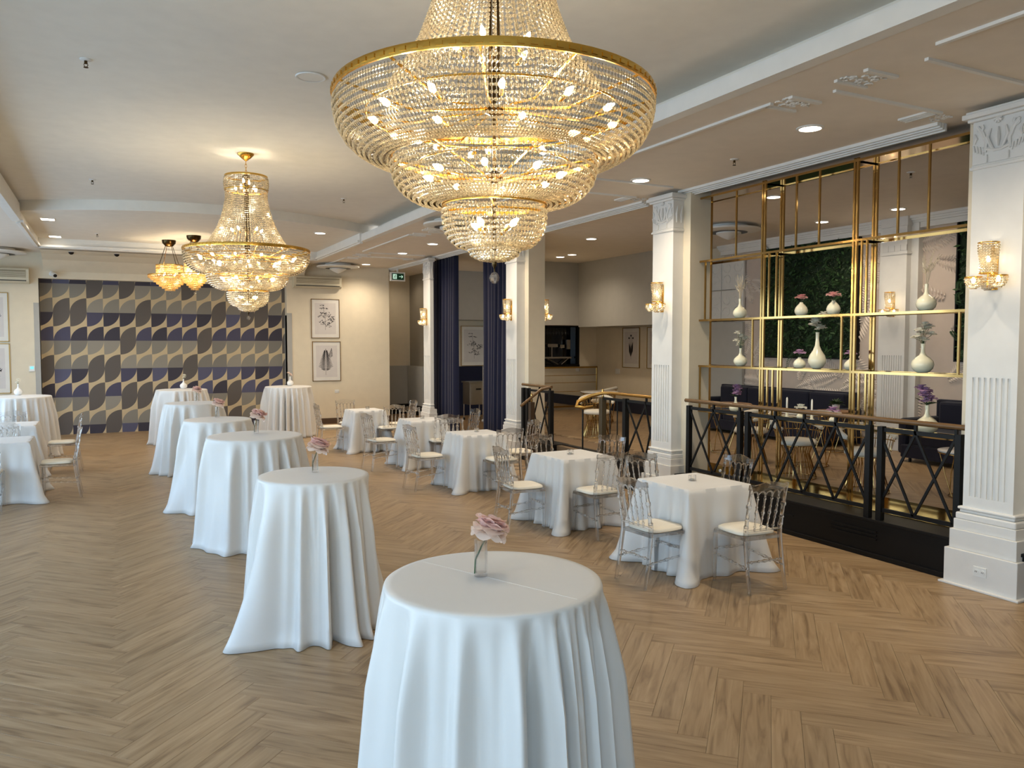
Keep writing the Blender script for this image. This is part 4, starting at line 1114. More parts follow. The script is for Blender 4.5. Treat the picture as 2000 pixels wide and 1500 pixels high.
TT = [(1.33, 2.77, .85, 'the nearest tall round table at the bottom centre', 11, .095, 19, None),
      (1.27, 5.58, .76, 'the second tall round table of the row, left of centre', 12, .09, 14, {-2.75: .22, -1.2: .06, -.35: .16}),
      (1.29, 8.24, .92, 'the third tall round table of the row', 13, .09, 15, {-2.6: .10}),
      (1.16, 10.2, .78, 'the fourth tall round table of the row', 14, .10, 13, {-2.8: .20}),
      (1.15, 13.2, .84, 'the fifth tall round table of the row', 15, .10, 14, {-3.0: .12}),
      (1.28, 17.1, .95, 'the farthest tall round table of the row', 16, .08, 18, None),
      (3.42, 17.3, .96, 'the lone tall round table before the wallpaper corner', 17, .08, 20, None),
      (-1.42, 16.2, .98, 'the tall round table at the far left edge', 18, .09, 18, None)]
for i, (x, y, d_, wh, sd, fl_, nf, pud) in enumerate(TT): tall_table(x, y, d_, i, wh, sd, fl_, nf, pud)
# centre crease pressed in the nearest cloth
_n = bpy.data.objects['tablecloth']
g = G(); a_, b_ = Vector((-.40*math.cos(1.15), .40*math.sin(1.15), 1.0705)), Vector((.40*math.cos(1.15), -.40*math.sin(1.15), 1.0705)); sd_ = (b_-a_).cross(Vector((0, 0, 1))).normalized()*.003
g.add([tuple(a_+sd_-Vector((0,0,.001))), tuple(b_+sd_-Vector((0,0,.001))), tuple(b_-sd_-Vector((0,0,.001))), tuple(a_-sd_-Vector((0,0,.001))), tuple(a_+Vector((0,0,.0005))), tuple(b_+Vector((0,0,.0005)))], [(0, 1, 5, 4), (4, 5, 2, 3), (0, 4, 3), (1, 2, 5)])
obj('pressed_crease', g, M['cloth'], _n)
TZ = 1.0735
gv = 'glass cylinder vases on the tall tables'; gr = 'pink roses in glass vases'
for i, (px, py, R, sd, lean) in enumerate([(1.30, 2.82, .062, 3, (.035, .0)), (1.30, 5.66, .066, 14, (.02, 0)), (1.33, 8.40, .066, 25, (.02, .01)), (1.18, 10.38, .062, 36, (.01, 0)), (1.22, 13.4, .062, 47, (.0, 0))]):
    nm = ['nearest', 'second', 'third', 'fourth', 'fifth'][i]
    glass_vase((px, py, TZ), .0265 if i == 0 else .024, .145 if i == 0 else .13, 'clear glass cylinder vase with water on the %s tall table of the row' % nm, gv)
    rose((px, py, TZ), .165, R, lean, sd, 'pale pink rose in the glass vase on the %s tall table' % nm, M['pink'], M['blush'], .1, gr)
for (px, py), wh, sd, mm in (((1.33, 17.3), 'the farthest tall table of the row', 5, 'whitef'), ((3.50, 17.5), 'the lone tall table by the wallpaper corner', 6, 'blush'), ((-1.46, 16.5), 'the tall table at the far left edge', 7, 'whitef')):
    bud_vase((px, py, TZ), .072, .20, 'bottle', 'small white bud vase on '+wh, 'white bud vases on the far tables', 'vasew')
    bloom((px, py, TZ+.20), .052, 3, M[mm], 'small flower spray in the vase on '+wh, sd, group='flower sprays on the far tables', spread=.7)

# ------------------------------------------------------------------ square tables and cloths
def square_cloth(w_, H, seed, cf=.17):
    rr = random.Random(seed); g = G(); hw = w_/2; nper = 72; nu = nper*4; nv = 18
    P = []
    for e in range(4):
        for k in range(nper):
            s = k/nper*2-1; P.append([(s*hw, -hw), (hw, s*hw), (-s*hw, hw), (-hw, -s*hw)][e]+(s, e))
    ph = [rr.uniform(0, 6.28) for _ in range(8)]
    nfold = [rr.choice((3, 4)) for _ in range(4)]
    for f in (.5, .9):
        for x, y, s, e in P: g.v.append((x*f, y*f, H))
    nt = 2
    for x, y, s, e in P: g.v.append((x, y, H-.003))
    nt += 1
    dirs = [(0, -1), (1, 0), (0, 1), (-1, 0)]
    for j in range(1, nv+1):
        t = j/nv
        for i, (x, y, s, e) in enumerate(P):
            dx, dy = dirs[e]
            # corner weight
            c = abs(s)**5; e2 = (e+1) % 4 if s > 0 else (e-1) % 4
            d2 = dirs[e2]; ca = c*.5; nx = dx*(1-ca)+d2[0]*ca; ny = dy*(1-ca)+d2[1]*ca
            L = math.hypot(nx, ny); nx /= L; ny /= L
            cor = math.exp(-((1-abs(s))/.16)**2)
            bend = -.5*math.exp(-((1-abs(s)-.34)/.15)**2)
            fo = .028*math.sin(s*nfold[e]*PI+ph[e]+.6*math.sin(s*3+ph[4]))*min(1, t*1.6)*(1-cor)
            out = .008+.05*t+cor*cf*t**1.15+bend*.08*t+fo
            z = (H-.004)*(1-t)+.004
            if t > .9: out += (t-.9)*.25*(cor*1.2+.3*(1+math.sin(s*9+ph[5])))
            g.v.append((x+nx*out, y+ny*out, z))
    g.v.append((0, 0, H)); ctr = len(g.v)-1
    for i in range(nu): g.f.append((ctr, i, (i+1) % nu))
    for j in range(nt+nv-1):
        for i in range(nu):
            l = (i+1) % nu; g.f.append((j*nu+i, (j+1)*nu+i, (j+1)*nu+l, j*nu+l))
    return g
def square_table(x, y, w_, where, seed, rz=0.):
    t = empty('square_table', (x, y, 0), rz, 'square dining table under '+where, 'table', 'square dining tables')
    h = w_/2-.012
    obj('tabletop', G().box(-h, h, -h, h, .725, .745), M['woodtop'], t)
    for sx in (-1, 1):
        for sy in (-1, 1): obj('leg', G().box(sx*(h-.05)-.02, sx*(h-.05)+.02, sy*(h-.05)-.02, sy*(h-.05)+.02, 0, .725), M['black'], t)
    o = obj('tablecloth', square_cloth(w_, .76, seed), M['cloth'], smooth=70); o.location = (x, y, 0); o.rotation_euler = (0, 0, rz)
    sd = o.modifiers.new('thickness', 'SOLIDIFY'); sd.thickness = .0025; sd.offset = -1
    tag(o, 'white square cloth on '+where, 'tablecloth', 'white square cloths on the dining tables')
ST = [(4.66, 5.54, .70, 'the nearest square table', 1, .02), (4.58, 7.49, .66, 'the second square table of the right row', 2, .04), (4.51, 9.95, .62, 'the third square table of the right row', 3, -.03), (4.53, 12.1, .60, 'the fourth square table of the right row', 4, .0), (4.24, 14.35, .58, 'the farthest square table of the right row', 5, .05),
      (-1.32, 11.9, .80, 'the nearer square table at the left edge', 6, .0), (-1.42, 14.2, .80, 'the farther square table at the left edge', 7, .0)]
for a in ST: square_table(*a)
def votive(loc, label):
    c = empty('candle_holder', loc, 0, label, 'candle holder', 'small crystal candle holders on the dining tables')
    g = G()
    for k in range(8):
        a = 2*PI*k/8; g.obox((.030*math.cos(a), .030*math.sin(a), .024), (.006*math.cos(a), .006*math.sin(a), 0), (-.010*math.sin(a), .010*math.cos(a), 0), (0, 0, .024))
    g.lathe([(.001, .001), (.034, .001), (.036, .006), (.001, .006)], 8, cap=False)
    obj('cut_glass', g, M['glass'], c)
    obj('tealight', G().lathe([(.001, .007), (.018, .007), (.018, .02), (.001, .02)], 12, cap=False), M['wax'], c)
for (x, y), a in zip([(4.66, 5.55), (4.56, 7.50), (4.55, 10.0), (4.55, 12.15), (4.30, 14.4)], ST): votive((x, y, .7635), 'small faceted glass candle holder on '+a[3])

# ------------------------------------------------------------------ clear resin chairs
def turned(g, a, b, r, n=3, seg=7):
    a, b = Vector(a), Vector(b); pts, rs = [], []
    for t, k in ((0, 1.), (.10, 1.), (.12, 1.7), (.15, 1.), (.30, .8), (.34, 1.5), (.38, .9), (.47, 1.5), (.5, 1.9), (.53, 1.5), (.62, .9), (.66, 1.5), (.70, .8), (.85, 1.), (.88, 1.7), (.9, 1.), (1., 1.)):
        pts.append(a+(b-a)*t); rs.append(r*k)
    g.tube(pts, rs, seg)
def make_chair(label):
    c = empty('resin_chair', (0, 0, 0), 0, label, 'chair', 'clear resin chairs at the square tables')
    W, Dp, SH, BH = .195, .20, .44, .90     # half width, half depth
    g = G(); pl_ = [(-W, Dp-.03), (-W+.03, Dp), (W-.03, Dp), (W, Dp-.03), (W-.02, -Dp), (-W+.02, -Dp)]
    g.prism(list(reversed(pl_)), SH-.028, SH)
    obj('seat', g, M['resin'], c, bevel=.004)
    n = 28; g = G(); pts = []
    for k in range(n):
        a = 2*PI*k/n; pw = .5; x = math.copysign(abs(math.cos(a))**pw, math.cos(a))*(W-.008); y = math.copysign(abs(math.sin(a))**pw, math.sin(a))*(Dp-.012); pts.append((x, y))
    for f, z in ((.93, SH+.001), (1., SH+.010), (.99, SH+.026), (.9, SH+.036), (.5, SH+.042), (.03, SH+.043)):
        for x, y in pts: g.v.append((x*f, y*f+.006, z))
    for j in range(5):
        for k in range(n): g.f.append((j*n+k, j*n+(k+1) % n, (j+1)*n+(k+1) % n, (j+1)*n+k))
    g.f.append(tuple(reversed(range(n)))); g.f.append(tuple(5*n+k for k in range(n)))
    obj('cushion', g, M['cushion'], c, smooth=60)
    for s in (-1, 1):
        g = G().tube([(s*(W-.02), Dp-.025, SH-.02), (s*(W-.02), Dp-.025, SH-.10), (s*(W-.02), Dp-.025, .24), (s*(W-.018), Dp-.023, 0)], [.018, .022, .019, .014], 9)
        obj('leg', g, M['resin'], c, smooth=60)
        g = G().tube([(s*(W-.01), -Dp-.065, 0), (s*(W-.015), -Dp-.025, .22), (s*(W-.02), -Dp+.0, SH-.02), (s*(W-.02), -Dp+.0, SH+.1)], [.014, .017, .020, .018], 9)
        obj('leg', g, M['resin'], c, smooth=60)
    yb = -Dp
    def bp(x, z):      # back surface, leaning backwards, curved in plan
        t = (z-SH)/(BH-SH); return (x, yb-.07*t**1.4-.02*(1-(x/W)**2)*t, z)
    for s in (-1, 1):
        g = G(); zs = [SH+.08, SH+.14, SH+.15, SH+.16, SH+.24, SH+.25, SH+.27, SH+.28, SH+.36, BH-.055]; rs = [.018, .015, .022, .015, .015, .022, .022, .015, .014, .015]
        g.tube([bp(s*(W-.02+.01*(z-SH)), z) for z in zs], rs, 9); obj('back_post', g, M['resin'], c, smooth=60)
    # crest rail: wavy top
    g = G(); m = 20
    for k in range(m+1):
        s = -1+2*k/m; x = s*(W+.002); top = BH-.03+.030*math.cos(s*PI*.5)**2+(.010 if abs(s) > .85 else 0); bot = BH-.075+.012*math.cos(s*PI)**2
        for z, dy in ((bot, -.008), (bot, .010), (top, .010), (top, -.008)):
            p = bp(x, z); g.v.append((p[0], p[1]+dy, z))
    for k in range(m):
        for q in range(4): g.f.append((k*4+q, k*4+(q+1) % 4, k*4+4+(q+1) % 4, k*4+4+q))
    g.f.append((3, 2, 1, 0)); g.f.append((m*4, m*4+1, m*4+2, m*4+3))
    obj('crest_rail', g, M['resin'], c, smooth=50)
    xs = [-.175, -.108, -.036, .036, .108, .175]
    g = G()
    for a, b in zip(xs, xs[1:]):
        g.tube([bp((a+b)/2+(b-a)/2*math.cos(t), BH-.115+.036*math.sin(t)) for t in [PI*j/8 for j in range(9)]], .0075, 6)
    obj('arcade', g, M['resin'], c, smooth=60)
    for x in xs[1:-1]:
        g = G(); turned(g, bp(x*.86, SH+.05), bp(x, BH-.105), .0080); obj('spindle', g, M['resin'], c, smooth=50)
    g = G().tube([bp(x, SH+.055) for x in (-.18, -.06, .06, .18)], .010, 6); obj('lower_back_rail', g, M['resin'], c, smooth=60)
    for s in (-1, 1):
        for z in (.20, .27):
            if z == .27: continue
            g = G(); turned(g, (s*(W-.02), Dp-.025, z+.03), (s*(W-.015), -Dp-.03, z), .0085); obj('side_stretcher', g, M['resin'], c, smooth=50)
    g = G(); turned(g, (-W+.02, -Dp-.022, .245), (W-.02, -Dp-.022, .245), .0085); obj('rear_stretcher', g, M['resin'], c, smooth=50)
    g = G(); turned(g, (-W+.02, Dp-.025, .27), (W-.02, Dp-.025, .27), .0085); obj('front_stretcher', g, M['resin'], c, smooth=50)
    return c
# (x, y, rotation, label)
chairs = []
SIDES = [('left', 'camera-facing left side'), ('front', 'near side'), ('back', 'far side'), ('right', 'right-hand side, by the lounge')]
def around(tx, ty, w_, where, offs):
    for k, (dx, dy, dr) in offs.items():
        if k == 'L': chairs.append((tx-w_/2-.24+dx, ty+dy, -PI/2+dr, 'clear resin chair on the left of '+where))
        if k == 'F': chairs.append((tx+dx, ty-w_/2-.24+dy, dr, 'clear resin chair before '+where))
        if k == 'B': chairs.append((tx+dx, ty+w_/2+.24+dy, PI+dr, 'clear resin chair behind '+where))
        if k == 'R': chairs.append((tx+w_/2+.24+dx, ty+dy, PI/2+dr, 'clear resin chair on the right of '+where))
sh = [a[3].replace(' of the right row', ' on the right') for a in ST]
around(4.66, 5.54, .70, sh[0], dict(L=(.0, -.22, .08), F=(.02, -.06, -.05), B=(.08, .04, .0), R=(.0, .34, 0)))
around(4.58, 7.49, .66, sh[1], dict(L=(-.05, .02, -.05), F=(-.05, -.02, .05), B=(.05, .05, 0), R=(-.02, .30, .35)))
around(4.51, 9.95, .62, sh[2], dict(L=(-.1, .20, .1), F=(.12, -.02, 0), B=(.0, .0, .1), R=(.12, .0, 0)))
around(4.53, 12.1, .60, sh[3], dict(L=(-.15, .0, .15), F=(.15, .05, -.1), B=(.1, .1, 0), R=(.15, .0, 0)))
around(4.24, 14.35, .58, sh[4], dict(L=(-.1, .1, 0), F=(.3, .0, 0), B=(-.1, .15, .1), R=(.2, .1, 0)))
around(-1.32, 11.9, .80, sh[5], dict(F=(-.05, -.05, 0), R=(.05, -.1, 0), B=(0, .05, 0)))
around(-1.42, 14.2, .80, sh[6], dict(R=(.1, -.1, 0), F=(0, 0, 0), B=(0, 0, 0)))
first = None
for x, y, r, lb in chairs:
    if first is None:
        first = make_chair(lb); first.location = (x, y, 0); first.rotation_euler = (0, 0, r)
    else: copy_tree(first, (x, y, 0), r, lb)

# ------------------------------------------------------------------ lounge
ZL = .3605
def wire_chair(label):
    c = empty('wire_chair', (0, 0, 0), 0, label, 'armchair', 'gold wire lounge chairs with cream pads')
    g = G()
    for k in range(30):
        a = 2*PI*k/30; g.tube([(.235*math.cos(a), .235*math.sin(a), .008), (.15*math.cos(a), .15*math.sin(a), .30), (.18*math.cos(a), .18*math.sin(a), .40)], .0045, 5)
    g.ring(.237, .010, .006).ring(.18, .40, .006)
    obj('wire_base', g, M['brass'], c, smooth=60)
    g = G(); n = 30
    g.lathe([(.001, .405), (.20, .405), (.235, .42), (.24, .45), (.21, .475), (.001, .485)], 30, cap=False)
    obj('seat_pad', g, M['boucle'], c, smooth=60)
    g = G(); pts = []
    for k in range(21):
        a = -PI*.5-PI*.62+PI*1.24*k/20; pts.append((.27*math.cos(a), .27*math.sin(a)))
    for (x, y), k in zip(pts, range(21)): g.tube([(x*.86, y*.86, .43), (x*.98, y*.98, .58), (x*1.06, y*1.06, .70-.10*abs(k-10)/10)], .004, 5)
    g.tube([(x, y, .57) for x, y in pts], .006, 6)
    obj('wire_back', g, M['brass'], c, smooth=60)
    g = G().tube([(x*1.07, y*1.07, .715-.11*(abs(k-10)/10)**1.5) for k, (x, y) in enumerate(pts)], [.02]+[.032]*19+[.02], 10)
    obj('back_roll', g, M['boucle'], c, smooth=60)
    return c
wc = [(7.55, 11.55, 2.6, 'gold wire lounge chair facing the lounge, seen through the entrance opening'), (7.45, 6.95, 2.9, 'gold wire lounge chair behind the middle of the railing'), (7.42, 5.92, 2.7, 'gold wire lounge chair behind the right part of the railing'), (7.85, 8.15, 1.3, 'gold wire lounge chair at the left end behind the railing'), (9.1, 13.7, .6, 'gold wire lounge chair farther in beyond the entrance opening'), (10.1, 12.7, 2.2, 'cream lounge chair on the far lounge side by the second column')]
f0 = None
for x, y, r, lb in wc:
    if f0 is None: f0 = wire_chair(lb); f0.location = (x, y, ZL); f0.rotation_euler = (0, 0, r)
    else: copy_tree(f0, (x, y, ZL), r, lb)
def side_table(x, y, r, h, label, top='marble', n=6):
    c = empty('side_table', (x, y, ZL), 0, label, 'table', 'lounge side tables')
    obj('tabletop', G().lathe([(.001, h-.02), (r-.006, h-.02), (r, h-.012), (r, h-.003), (r-.004, h), (.001, h)], 32, cap=False), M[top], c, smooth=40)
    g = G().ring(r-.01, h-.03, .006)
    for k in range(n):
        a = 2*PI*k/n; g.tube([((r-.02)*math.cos(a), (r-.02)*math.sin(a), h-.025), (r*.75*math.cos(a+.35), r*.75*math.sin(a+.35), h*.45), (r*.62*math.cos(a+.7), r*.62*math.sin(a+.7), .008)], .006, 6)
    g.ring(r*.62, .008, .005)
    obj('legs', g, M['brass'], c, smooth=60)
side_table(8.10, 5.20, .30, .50, 'round marble side table with bent gold legs at the right behind the railing')
side_table(8.35, 7.55, .38, .72, 'round marble table with gold legs between the lounge chairs')
side_table(8.2, 9.0, .36, .74, 'round wooden topped table behind the left vases', 'woodtop')
side_table(9.75, 8.35, .28, .62, 'small round wooden table with a potted plant by the sofas', 'woodtop')
side_table(8.3, 12.6, .36, .72, 'round marble table beyond the lounge entrance')
def potted(loc, label):
    c = empty('potted_plant', loc, 0, label, 'plant')
    obj('pot', G().lathe([(.001, 0), (.045, 0), (.06, .10), (.052, .10), (.04, .02)], 20, cap=False), M['vasew'], c, smooth=40)
    rr = random.Random(9); g = G()
    for k in range(60):
        a = rr.uniform(0, 6.28); L = rr.uniform(.07, .16); p = Vector((rr.uniform(-.03, .03), rr.uniform(-.03, .03), .09)); d = Vector((math.cos(a), math.sin(a), rr.uniform(.1, 1.2))).normalized(); sd = d.cross(Vector((0, 0, 1))).normalized()
        g.add([tuple(p), tuple(p+d*L*.6+sd*.018), tuple(p+d*L-Vector((0, 0, .02))), tuple(p+d*L*.6-sd*.018)], [(0, 1, 2, 3)])
    obj('leaves', g, M['leaf'], c, kind='stuff')
potted((9.75, 8.35, ZL+.6205), 'small green plant in white pot on the little table by the sofas')
def sofa(x0, x1, y0, y1, label):
    c = empty('sofa', ((x0+x1)/2, (y0+y1)/2, ZL), 0, label, 'sofa', 'navy velvet lounge sofas')
    a, b = (x1-x0)/2, (y1-y0)/2
    obj('base', G().box(-a, a-.02, -b, b, .06, .24), M['sofa'], c, bevel=.02)
    n = max(2, int(2*b/.7))
    for k in range(n):
        s0, s1 = -b+.12+(2*b-.24)*k/n, -b+.12+(2*b-.24)*(k+1)/n
        obj('seat_cushion', G().box(-a+.0, a-.22, s0+.004, s1-.004, .24, .44), M['sofa'], c, bevel=.03)
        obj('back_cushion', G().box(a-.24, a-.06, s0+.004, s1-.004, .42, .82), M['sofa'], c, bevel=.04)
    obj('backrest', G().box(a-.10, a, -b, b, .2, .84), M['sofa'], c, bevel=.02)
    for s in (-1, 1): obj('armrest', G().box(-a+.02, a-.02, s*b-.07, s*b+.07, .1, .60), M['sofa'], c, bevel=.05)
    for sx in (-1, 1):
        for sy in (-1, 1): obj('leg', G().tube([(sx*(a-.08), sy*(b-.1), .06), (sx*(a-.08), sy*(b-.1), 0)], .02, 8), M['black'], c)
sofa(9.95, 10.78, 8.75, 11.9, 'long navy velvet sofa against the lounge wall below the green panel')
sofa(9.75, 10.60, 4.6, 7.25, 'navy velvet sofa at the right behind the railing')
# lounge wall pilasters
def pilaster(y, label, k):
    c = empty('pilaster', (10.68, y, ZL), 0, label, 'column', 'white pilasters on the lounge wall')
    X, hw = 0, .21
    obj('base', G().box(-.04, .21, -hw-.05, hw+.05, 0, .22).box(-.02, .21, -hw-.03, hw+.03, .22, .30), M['col'], c, bevel=.006)
    sh = G().box(.012, .21, -hw, hw, .3, 3.54).box(0, .012, -hw, hw, 1.45, 3.54).box(0, .012, -hw, hw, .3, .4)
    nf = 9; e = -hw
    for q in range(nf):
        m = -hw+.03+(2*hw-.06)*(q+.5)/nf; sh.box(0, .012, e, m-.009, .4, 1.45); e = m+.009
    sh.box(0, .012, e, hw, .4, 1.45)
    obj('shaft', sh, M['col'], c)
    obj('neck_moulding', G().box(-.015, .21, -hw-.015, hw+.015, 2.98, 3.01), M['col'], c)
    cp = G().box(-.02, .21, -hw-.02, hw+.02, 3.40, 3.54)
    cap = obj('capital', cp, M['col'], c, bevel=.004)
    bm_ = G()
    for j in range(4): bm_.box(-.008, .012, -hw+j*.105+.0, -hw+j*.105+.098, 3.03, 3.12)
    for j in range(9): bm_.ball((-.01, -hw+.02+j*.047, 3.28), .018, 6)
    obj('bead_moulding', bm_, M['col'], cap, kind='stuff')
    obj('pier', G().box(.10, .21, -hw-.12, hw+.12, 0, 3.54), M['trimw'], c)
pilaster(8.12, 'white fluted pilaster with a sconce on the lounge wall', 0)
# fern relief wall
def fern_relief(y0, y1, seed):
    rr = random.Random(seed); g = G()
    X = 10.891
    for k in range(120):
        y, z = rr.uniform(y0, y1), rr.uniform(.6, 3.5); a = rr.uniform(0, 2*PI); L = rr.uniform(.6, 1.1); cv = rr.uniform(-.9, .9)
        n = 22; p = Vector((y, z))
        for i in range(n):
            t = i/n; ang = a+cv*t; p = p+Vector((math.cos(ang), math.sin(ang)))*(L/n)
            l = .20*math.sin(PI*(.12+.86*t))*(1-.2*t)
            for s in (-1, 1):
                b = ang+s*(1.15-.3*t); dx, dz = math.cos(b), math.sin(b); px, pz = -dz, dx; w_ = .017
                q = [(X, p.x, p.y), (X-.010, p.x+dx*l*.45+px*w_, p.y+dz*l*.45+pz*w_), (X-.001, p.x+dx*l, p.y+dz*l), (X, p.x+dx*l*.45-px*w_, p.y+dz*l*.45-pz*w_), (X-.034, p.x+dx*l*.42, p.y+dz*l*.42)]
                if all(y0 < u[1] < y1 and .4 < u[2] < 3.85 for u in q): g.add(q, [(0, 4, 1), (1, 4, 2), (2, 4, 3), (3, 4, 0)])
    return g
wr = bpy.data.objects['wall_right']
o = obj('fern_relief', fern_relief(3.0, 12.1, 5), mat('blush_relief_paint', (240, 228, 216), .6), wr, kind='stuff')
obj('relief_ground', G().box(10.893, 10.9, 3.0, 12.1, .36, 3.9), mat('blush_wall', (208, 192, 178), .7), wr)
g = G().box(10.80, 10.9, 3.0, 12.1, 3.72, 3.9)
for k in range(3): g.box(10.76-.03*k, 10.9, 3.0, 12.1, 3.80+.03*k, 3.9)
obj('cornice', g, M['trimw'], wr)
# embossed scroll tiles at the left end of the shelving
c = empty('embossed_panel', (10.84, 11.62, 0), 0, 'white embossed scroll panel seen through the top left of the shelving', 'wall panel')
for r_ in range(2):
    for q in range(2):
        y0, z0 = -.15+q*.62, 2.42+r_*.62
        t = obj('tile', G().box(-.02, .03, y0+.005, y0+.61, z0+.005, z0+.61), M['trimw'], c, bevel=.006)
        g = G()
        for s in (-1, 1):
            for s2 in (-1, 1):
                cy_, cz_ = y0+.31+s*.13, z0+.31+s2*.13
                g.tube([(-.024, cy_+(.02+.011*k)*math.cos(k*.6)*s, cz_+(.02+.011*k)*math.sin(k*.6)*s2) for k in range(12)], [.006+.0006*k for k in range(12)], 5)
        obj('scroll', g, M['trimw'], t, smooth=60)
obj('pier', G().box(-.03, .03, -.15, 1.1, .37, 2.40), M['wallg'], c)
# moss panels
def moss(y0, y1, z0, z1, seed, label):
    c = empty('green_wall_panel', (10.87, (y0+y1)/2, (z0+z1)/2), 0, label, 'green wall', 'framed green wall panels in the lounge')
    hw, hh = (y1-y0)/2, (z1-z0)/2
    obj('backing', G().box(-.01, .03, -hw, hw, -hh, hh), M['moss'], c)
    obj('frame', G().box(-.06, .03, -hw-.02, -hw, -hh-.02, hh+.02).box(-.06, .03, hw, hw+.02, -hh-.02, hh+.02).box(-.06, .03, -hw, hw, -hh-.02, -hh).box(-.06, .03, -hw, hw, hh, hh+.02), M['black'], c)
    rr = random.Random(seed)
    for mi, (mm, cnt, L0, L1) in enumerate((('leafA', 1500, .04, .09), ('leafB', 900, .05, .12))):
        g = G()
        for k in range(cnt):
            p = Vector((-.02-rr.random()*.05, rr.uniform(-hw+.03, hw-.03), rr.uniform(-hh+.03, hh-.03))); L = rr.uniform(L0, L1)
            d = Vector((-rr.uniform(.1, .7), rr.uniform(-1, 1), rr.uniform(-1, .6))).normalized(); sd = d.cross(Vector((rr.uniform(-1, 1), rr.uniform(-.3, .3), .5))).normalized()*L*.22
            g.add([tuple(p), tuple(p+d*L*.5+sd), tuple(p+d*L), tuple(p+d*L*.5-sd)], [(0, 1, 2, 3)])
        obj('foliage', g, M[mm], c, kind='stuff')
    g = G()
    for k in range(26):
        p = Vector((-.05, rr.uniform(-hw, hw), rr.uniform(-hh, hh*.95))); a = rr.uniform(0, 6.28); L = rr.uniform(.18, .36)
        for i in range(12):
            t = i/12; q = p+Vector((-.05*math.sin(PI*t), math.cos(a)*L*t, math.sin(a)*L*t-.1*t*t)); l = .07*(1-t*.7)
            for s in (-1, 1):
                d = Vector((-.02, math.cos(a+s*1.1)*l, math.sin(a+s*1.1)*l)); sd = Vector((0, -math.sin(a+s*1.1), math.cos(a+s*1.1)))*.008
                g.add([tuple(q), tuple(q+d*.5+sd), tuple(q+d), tuple(q+d*.5-sd)], [(0, 1, 2, 3)])
    obj('fern_fronds', g, M['leafB'], c, kind='stuff')
M['leafA'] = mat('moss_green_leaf', (34, 54, 30), .7, var=.6, scale=4)
M['leafB'] = mat('fern_green_leaf', (48, 80, 40), .6, var=.5, scale=5)
moss(8.9, 10.98, 1.75, 3.72, 1, 'dark green foliage panel on the lounge wall behind the shelving middle')
moss(4.7, 7.20, 1.75, 3.72, 2, 'dark green foliage panel behind the right end of the shelving')
# kitchen hatch, mirror with brass frame
c = empty('serving_hatch', (9.85, 16.68, 0), 0, 'dark glazed serving hatch with bar gear behind the third column', 'hatch')
obj('frame', G().box(-.52, .52, -.03, .03, 2.40, 2.5).box(-.52, -.46, -.03, .03, 1.44, 2.5).box(.46, .52, -.03, .03, 1.44, 2.5).box(-.52, .52, -.05, .03, 1.42, 1.47), M['black'], c)
obj('dark_glass', G().box(-.8, .8, .24, .3, 1.3, 2.6).box(.5, .56, .03, .3, 1.3, 2.6).box(-.56, -.5, .03, .3, 1.3, 2.6), M['blackglass'], c)
g = G().box(-.45, .40, .12, .2, 1.62, 1.66).box(-.3, -.02, .1, .2, 1.9, 1.98).box(.05, .17, .1, .18, 1.88, 1.96).box(.24, .34, .1, .16, 1.85, 2.08)
g.tube([(-.16, .15, 1.66), (-.16, .15, 1.92)], .012, 8).tube([(.1, .12, 1.48), (.3, .12, 1.62)], .01, 6).tube([(.0, .12, 1.48), (-.3, .12, 1.62)], .01, 6)
obj('steel_fittings', g, M['steel'], c)
g = G()
for k in range(9): g.lathe([(.001, 0), (.03, .0), (.035, .05), (.03, .09), (.006, .11), (.006, .17), (.025, .18)], 10, (-.38+k*.085, .14, 2.2))
obj('hanging_glasses', g, M['glass'], c, smooth=50)
c = empty('mirror', (10.1, 16.67, 0), 0, 'low wide mirror in a brass frame below the dark hatch', 'mirror')
mirm = mat('mirror_silver', (215, 215, 212), .03, metal=1., var=.0)
obj('mirror_glass', G().box(-.9, .78, -.01, .0, .45, 1.38), mirm, c)
g = G().box(-.94, -.9, -.03, .01, .42, 1.42).box(.78, .82, -.03, .01, .42, 1.42).box(-.94, .82, -.03, .01, 1.38, 1.42).box(-.94, .82, -.03, .01, .42, .46)
for z in (.80, 1.02, 1.20): g.box(-.9, .78, -.022, -.012, z, z+.012)
obj('frame', g, M['brass_dull'], c)
c = empty('wall_switch', (10.9, 15.75, 1.32), -PI/2, 'pair of white switches on the lounge wall left of the tulip print', 'switch')
obj('plate', G().box(-.09, .09, -.012, 0, -.06, .06), M['plastic'], c, bevel=.003); obj('rocker', G().box(-.05, -.02, -.016, -.012, -.02, .02).box(.02, .05, -.016, -.012, -.02, .02), M['plastic'], c)
c = empty('floor_box', (6.72, 7.42, ZL), 0, 'small brass floor box behind the left end of the railing', 'outlet')
obj('box', G().box(-.05, .05, -.09, .09, 0, .13), M['brass_dull'], c, bevel=.004); obj('dial', G().lathe([(.02, 0), (.018, .012)], 14).xf(Matrix.Translation((-.05, 0, .07)) @ Matrix.Rotation(-PI/2, 4, 'Y')), M['plastic'], c)

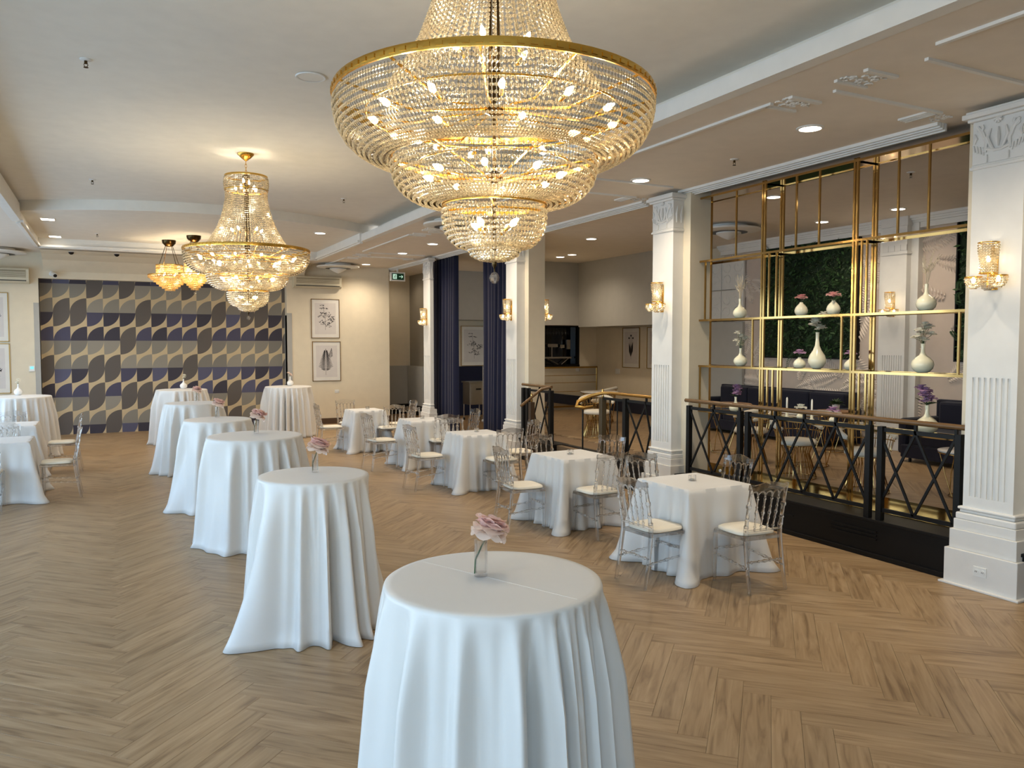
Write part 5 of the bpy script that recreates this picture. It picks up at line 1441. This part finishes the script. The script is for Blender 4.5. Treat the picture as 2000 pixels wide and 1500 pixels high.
# ------------------------------------------------------------------ things on the brass shelving
VX = 6.74
def zs_(z): return z+.0045
SV = 'ivory vases on the brass shelving'
def vz(y, z, R, H, kind, lb): bud_vase((VX, y, zs_(z)), R, H, kind, lb, SV); return (VX, y, zs_(z)+H)
p = vz(7.20, 2.29, .082, .235, 'bottle', 'ivory bottle vase with dried stems, upper vase row at left'); dried(p, .30, 'feathery dried stems in the left vase of the upper row', 1)
p = vz(6.26, 2.29, .070, .150, 'round', 'small round ivory vase left of the pair on the upper row'); bloom(p, .075, 1, M['coral'], 'open pink rose in the left one of the upper pair', 2, leaves=2)
p = vz(5.83, 2.29, .070, .150, 'round', 'small round ivory vase right of the pair on the upper row'); bloom(p, .078, 1, M['coral'], 'open pink rose in the right one of the upper pair', 3, leaves=2)
p = vz(4.78, 2.29, .088, .250, 'bottle', 'ivory bottle vase at the right of the upper row, by the nearest column'); dried(p, .34, 'pale pampas stems in the right vase of the upper row', 4)
p = vz(7.18, 1.72, .082, .215, 'bottle', 'ivory bottle vase with white orchid, lower row at left'); bloom(p, .070, 9, M['whitef'], 'white orchid spray in the left vase of the lower row', 5, spread=1.05)
p = vz(6.27, 1.72, .066, .120, 'round', 'small round ivory vase with lilac bloom on the lower row'); bloom(p, .072, 1, M['lilac'], 'lilac rose in the small round vase of the lower row', 6, leaves=2)
p = vz(6.03, 1.72, .092, .39, 'tall', 'tall ivory vase with long neck at the middle of the lower row'); bloom(p, .072, 12, M['whitef'], 'tall white blossom branch in the long-necked vase', 7, spread=1.1)
p = vz(5.60, 1.72, .066, .120, 'round', 'small round ivory vase partly behind the brass post on the lower row'); bloom(p, .070, 1, M['lilac'], 'lilac rose partly behind the brass post', 8)
p = vz(4.80, 1.72, .098, .27, 'bottle', 'large ivory bottle vase at the right of the lower row'); bloom(p, .072, 9, M['whitef'], 'white orchid spray in the right vase of the lower row', 9, spread=1.0)
p = vz(7.25, 1.16, .078, .185, 'bottle', 'ivory vase with lilac hydrangea just above the handrail at left'); bloom(p, .075, 5, M['lilac'], 'lilac hydrangea above the handrail at left', 10, spread=.7, leaves=4)
p = vz(4.74, 1.16, .100, .26, 'bottle', 'large ivory vase with lilac hydrangea above the handrail at right'); bloom(p, .085, 7, M['lilac'], 'lilac hydrangea above the handrail at right', 11, spread=.75, leaves=8)
for y, lb in ((6.39, 'left'), (6.04, 'right')):
    c = empty('taper_candle', (VX-.05, y, zs_(1.16)), 0, 'ivory taper candle above the handrail, the %s one of the two' % lb, 'candle', 'ivory taper candles on the shelving')
    obj('candle', G().tube([(0, 0, .05), (0, 0, .22), (0, 0, .235)], [.011, .0095, .004], 10), M['wax'], c, smooth=50)
    h = obj('holder', G().lathe([(.001, 0), (.03, 0), (.028, .015), (.014, .03), (.016, .06), (.001, .06)], 16, cap=False), M['vase'], c, smooth=50)
    obj('wick', G().tube([(0, 0, .235), (0, 0, .245)], .001, 4), M['dark'], c)
for y, mm, lb, sd in ((6.24, 'whitef', 'white open flower between the two taper candles', 12), (5.80, 'lilac', 'lilac open flower right of the candles above the handrail', 13)):
    bud_vase((VX, y, zs_(1.16)), .045, .08, 'round', 'little ivory bud vase under the '+lb, SV); bloom((VX, y, zs_(1.16)+.08), .075, 1, M[mm], lb, sd)

# hidden-behind-camera boundary of the corridor ceiling etc. is closed by the walls above
scene.cycles.use_denoising = True
try: scene.cycles.denoiser = 'OPENIMAGEDENOISE'
except Exception: pass
scene.cycles.sample_clamp_indirect = 4.0
scene.cycles.max_bounces = 12
scene.cycles.transmission_bounces = 8
scene.cycles.transparent_max_bounces = 32
scene.cycles.glossy_bounces = 5
scene.cycles.diffuse_bounces = 4
scene.cycles.caustics_refractive = False
scene.cycles.caustics_reflective = False
